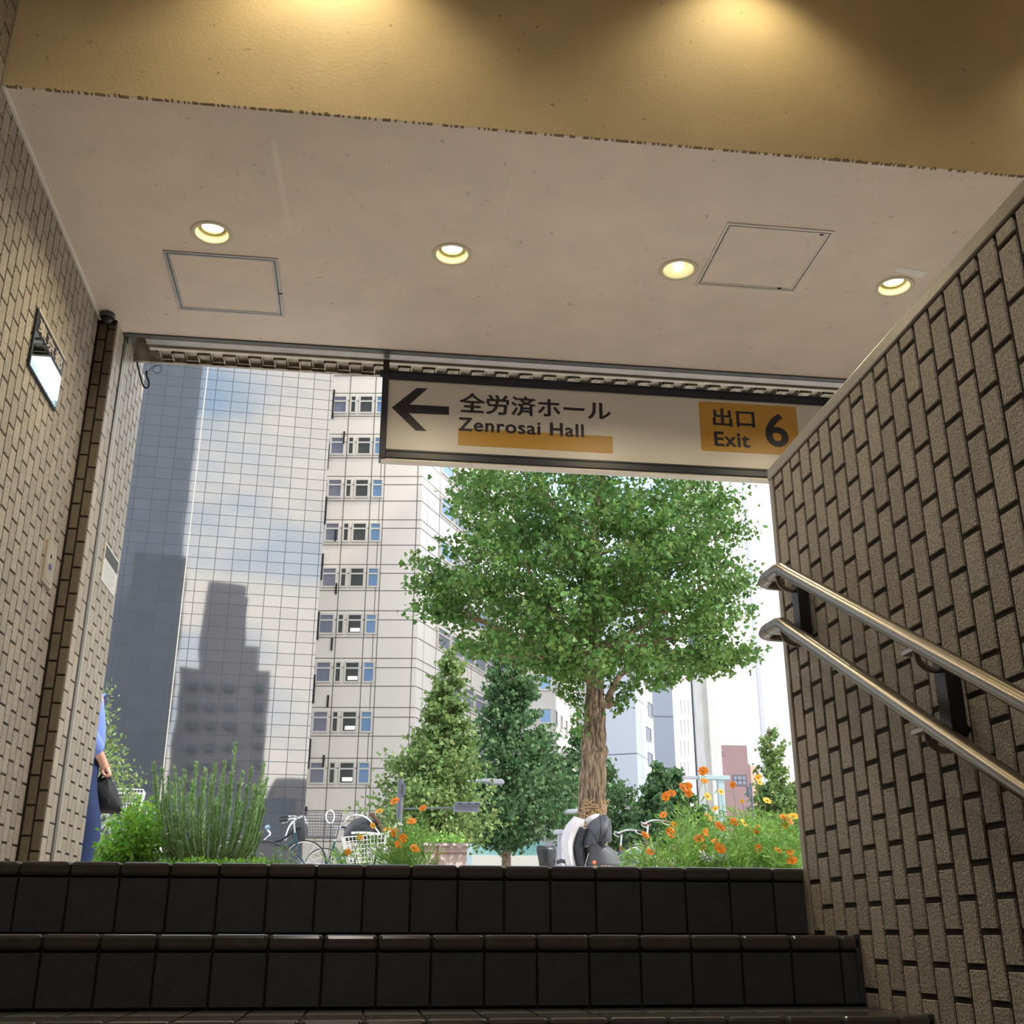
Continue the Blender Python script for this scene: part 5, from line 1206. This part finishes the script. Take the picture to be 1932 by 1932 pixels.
# bright green leafy bush at the left
YG = 6.5; g = thing('bright_leafy_bush', tuple(g_at(240, YG)), 'bright lime green leafy bush at the foot of the left pier', 'shrub')
sb = MB(); C = []
for k in range(64):
    x = rnd.uniform(188, 308); top = 1500+abs(x-272)*.75+rnd.uniform(0, 70); dy = rnd.uniform(-.25, .3); b0 = g_at(245+(x-245)*.6, YG+dy*.6); tip = at(x, top, YG+dy)
    P = sm([b0, (b0+tip)/2+Vector((rnd.uniform(-.03, .03), 0, 0)), tip], 5); sb.tube(P, .002, 4)
    for _ in range(46):
        t = (.25+.75*rnd.random())*(len(P)-1.001); i = int(t); q = P[i].lerp(P[i+1], t-i); C.append((q.x+rnd.gauss(0, .022), q.y+rnd.gauss(0, .022), q.z+rnd.gauss(0, .018)))
sb.build('stems', M['stemg'], g); leaf_mesh('leaves', M['lime'], C, .034, g, 'leaf', None, 1)
# wispy sapling behind the person
YS2 = 8.6; g = thing('wispy_sapling', tuple(g_at(205, YS2, 0)), 'wispy green sapling rising behind the person beside the left pier', 'shrub')
sb = MB(); C = []
root = g_at(190, YS2, 0)
for (x, y) in ((203, 1286), (206, 1320), (200, 1352), (205, 1375), (222, 1392), (225, 1420), (213, 1440), (236, 1442), (240, 1462), (262, 1466), (250, 1492), (232, 1500), (205, 1400), (196, 1330), (196, 1300), (216, 1408)):
    tip = at(x, y, YS2+rnd.uniform(-.2, .2)); P = sm([root, (root*.45+tip*.55)+Vector((-.12, 0, 0)), tip], 7); sb.tube(P, [max(.002, .008*(1-k/len(P))) for k in range(len(P))], 5)
    for _ in range(60):
        t = (.72+.28*rnd.random())*(len(P)-1.001); i = int(t); q = P[i].lerp(P[i+1], t-i); C.append((q.x+rnd.gauss(0, .04), q.y+rnd.gauss(0, .05), q.z+rnd.gauss(0, .03)))
sb.build('stems', M['stemg'], g); leaf_mesh('leaves', M['leaf3'], C, .036, g, 'leaf', None, 1)
# silver-leaved plant
g = thing('silver_leaf_plant', tuple(g_at(1350, 6.1)), 'pale silver leafed plant low among the right orange flowers', 'plant')
C = []; D = []
for k in range(14):
    a = rnd.uniform(0, 6.28); b0 = at(1350+rnd.uniform(-6, 6), 1624, 6.1); e = b0+Vector((math.cos(a)*.06, math.sin(a)*.06, rnd.uniform(.0, .05)))
    for t in np.linspace(0, 1, 14): q = b0.lerp(e, t); C.append(tuple(q)); D.append(tuple((e-b0).normalized()*.7))
leaf_mesh('leaves', M['silver'], C, .026, g, 'leaf', D, .6)
MB().tube([g_at(1350, 6.1), at(1350, 1624, 6.1)], .006, 6).build('stem', M['stemg'], g)

# orange cosmos: flower heads on tall stems, feathery leaves
def flower_head(c, rad, tilt, az, mat, parent, double=True):
    n = Vector((math.sin(tilt)*math.cos(az), math.sin(tilt)*math.sin(az), math.cos(tilt))); Q = n.to_track_quat('Z', 'Y').to_matrix().to_4x4(); m = MB()
    for lay in range(2 if double else 1):
        np_ = 8 if lay == 0 else 6; rr_ = rad*(1 if lay == 0 else .68); lift = .25 if lay == 0 else .5
        for k in range(np_):
            a = 2*math.pi*k/np_+lay*.4+rnd.uniform(-.08, .08); ca, sa = math.cos(a), math.sin(a)
            prof = [(0.12, .10, 0), (.55, .26, lift*.35), (.88, .30, lift*.55), (1.0, .17, lift*.5)]
            L_ = []; 
            for (d_, w_, h_) in prof:
                for s1 in (-1, 0, 1):
                    v = Vector((ca*d_-sa*w_*s1, sa*d_+ca*w_*s1, h_+(.04 if s1 == 0 else 0)+lay*.05))*rr_; L_.append(tuple(Vector(c)+Q.to_3x3() @ v))
            b0 = len(m.v); m.v += L_
            for i in range(3):
                for s1 in range(2): q = b0+i*3+s1; m.f.append((q, q+1, q+4, q+3))
            m.f.append((b0+9, b0+10, b0+11)) if False else None
    o = m.build('flower', mat, parent, smooth=True)
    MB().ball(Vector(c)+n*rad*.14, (rad*.24, rad*.24, rad*.16), 10, 6, Q).build('flower_centre', M['floret'], o)
    return o
def cosmos(label, cx, Y, heads, leafn, x0, x1, ytop, size=.046, extra_stems=16):
    g = thing('orange_cosmos', tuple(g_at(cx, Y)), label, 'flower plant', 'orange cosmos plants in the bed')
    sb = MB(); C = []; D = []; stems = []
    for (x, y, rpx, kind) in heads:
        dy = rnd.uniform(-.42, -.2); c = at(x, y, Y+dy); b0 = g_at(cx+(x-cx)*.5+rnd.uniform(-8, 8), Y+dy*.5)
        P = sm([b0, b0.lerp(c, .5)+Vector((rnd.uniform(-.05, .05), 0, 0)), c], 8); sb.tube(P, [max(.0014, .0034*(1-k/len(P))) for k in range(len(P))], 5); stems.append(P)
        flower_head(c, rpx*Y/FPX*1.05, R(rnd.uniform(38, 82)), R(rnd.uniform(-135, -45)), M['petaly'] if kind == 'y' else M['petal'], g, kind != 'y')
    for _ in range(extra_stems):
        x = rnd.uniform(x0, x1); dy = rnd.uniform(-.15, .4); c = at(x, ytop+rnd.uniform(-28, 55), Y+dy); b0 = g_at(cx+(x-cx)*.7, Y+dy*.7); P = sm([b0, b0.lerp(c, .5)+Vector((rnd.uniform(-.04, .04), 0, 0)), c], 8); sb.tube(P, .0020, 4); stems.append(P)
        if rnd.random() < .6: sb.ball(c, .0065, 6, 5)
    zc_ = at(cx, ytop, Y).z
    for _ in range(int(leafn*.62)):
        P = rnd.choice(stems); t = rnd.random()**.8*(len(P)-1.001); i = int(t); q = P[i].lerp(P[i+1], t-i)
        if q.z > zc_+.03 and rnd.random() < .86: continue
        a = rnd.uniform(0, 6.28); r_ = abs(rnd.gauss(0, .04)); C.append((q.x+r_*math.cos(a), q.y+r_*math.sin(a), q.z+r_*.3)); D.append((math.cos(a)*.8, math.sin(a)*.8, .6))
    sb.build('stems', M['stemg'], g); leaf_mesh('feathery_leaves', M['cosleaf'], C, size, g, 'feather', D, .55)
    return g
cosmos('orange cosmos plant left of the planter crate with one tall open flower', 760, 6.3, [(776, 1550, 9, 'o'), (760, 1582, 8, 'o'), (752, 1593, 7, 'o'), (782, 1601, 9, 'o'), (745, 1512, 9, 'o')], 1700, 722, 798, 1568)
cosmos('orange cosmos plant with small yellow flowers in front of the white wire basket', 690, 6.6, [(716, 1531, 7, 'y'), (731, 1565, 7, 'y'), (703, 1558, 6, 'y'), (744, 1571, 8, 'o'), (798, 1525, 7, 'o'), (656, 1608, 6, 'o'), (680, 1580, 5, 'y')], 900, 624, 745, 1592, size=.036, extra_stems=8)
cosmos('low leafy cosmos sprig in front of the small black wheel', 535, 6.4, [], 420, 512, 560, 1612, size=.034, extra_stems=9)
cosmos('orange cosmos plant at the left end of the right flower bed', 1215, 6.5, [(1217, 1576, 8, 'o'), (1226, 1608, 8, 'o'), (1252, 1538, 8, 'o'), (1257, 1503, 9, 'o'), (1267, 1497, 8, 'o')], 800, 1180, 1262, 1604)
cosmos('orange cosmos plant with the largest tall double flower, in front of the dark slim trees', 1290, 6.3, [(1288, 1487, 10, 'o'), (1297, 1486, 10, 'o'), (1265, 1571, 10, 'o'), (1272, 1556, 6, 'y'), (1300, 1498, 7, 'o')], 1300, 1255, 1325, 1545)
cosmos('orange cosmos plant whose top flower overlaps the pale crossbar', 1325, 6.7, [(1327, 1455, 9, 'o'), (1329, 1474, 7, 'o'), (1335, 1503, 8, 'y'), (1336, 1543, 9, 'o'), (1320, 1583, 10, 'o'), (1332, 1571, 8, 'o'), (1328, 1600, 7, 'o'), (1360, 1494, 6, 'y'), (1350, 1526, 6, 'y')], 2300, 1290, 1352, 1560)
cosmos('orange cosmos plant in front of the pink brick building', 1375, 6.3, [(1383, 1481, 6, 'o'), (1358, 1560, 11, 'o'), (1385, 1551, 9, 'o'), (1403, 1553, 8, 'y'), (1358, 1601, 11, 'o'), (1348, 1587, 7, 'o'), (1400, 1512, 4, 'y')], 2700, 1345, 1410, 1555)
cosmos('orange cosmos plant with thin stalks under the lone pale young tree', 1430, 6.6, [(1431, 1467, 7, 'y'), (1433, 1476, 6, 'y'), (1447, 1511, 8, 'y'), (1427, 1565, 9, 'o'), (1413, 1563, 6, 'y'), (1432, 1601, 8, 'o')], 2700, 1400, 1462, 1560)
cosmos('orange cosmos plant against the right wall with a cluster of bright flowers', 1485, 6.2, [(1478, 1541, 7, 'o'), (1488, 1547, 10, 'o'), (1497, 1541, 9, 'y'), (1482, 1557, 7, 'y'), (1495, 1624, 9, 'o'), (1468, 1605, 8, 'y'), (1490, 1607, 8, 'o')], 2700, 1450, 1508, 1560)
C = [tuple(at(rnd.uniform(1175, 1512), rnd.uniform(1600, 1638), rnd.uniform(6.0, 7.0))) for _ in range(1300)]
tag(leaf_mesh('low_flower_bed_greenery', M['cosleaf'], C, .042, None, 'feather'), 'low feathery greenery filling the foot of the right flower bed', 'greenery', kind='stuff')
C = [tuple(at(rnd.uniform(300, 500), rnd.uniform(1622, 1640), rnd.uniform(6.0, 6.8))) for _ in range(900)]
tag(leaf_mesh('low_bed_greenery', M['lime'], C, .03, None, 'leaf'), 'low greenery at the foot of the rosemary', 'greenery', kind='stuff')
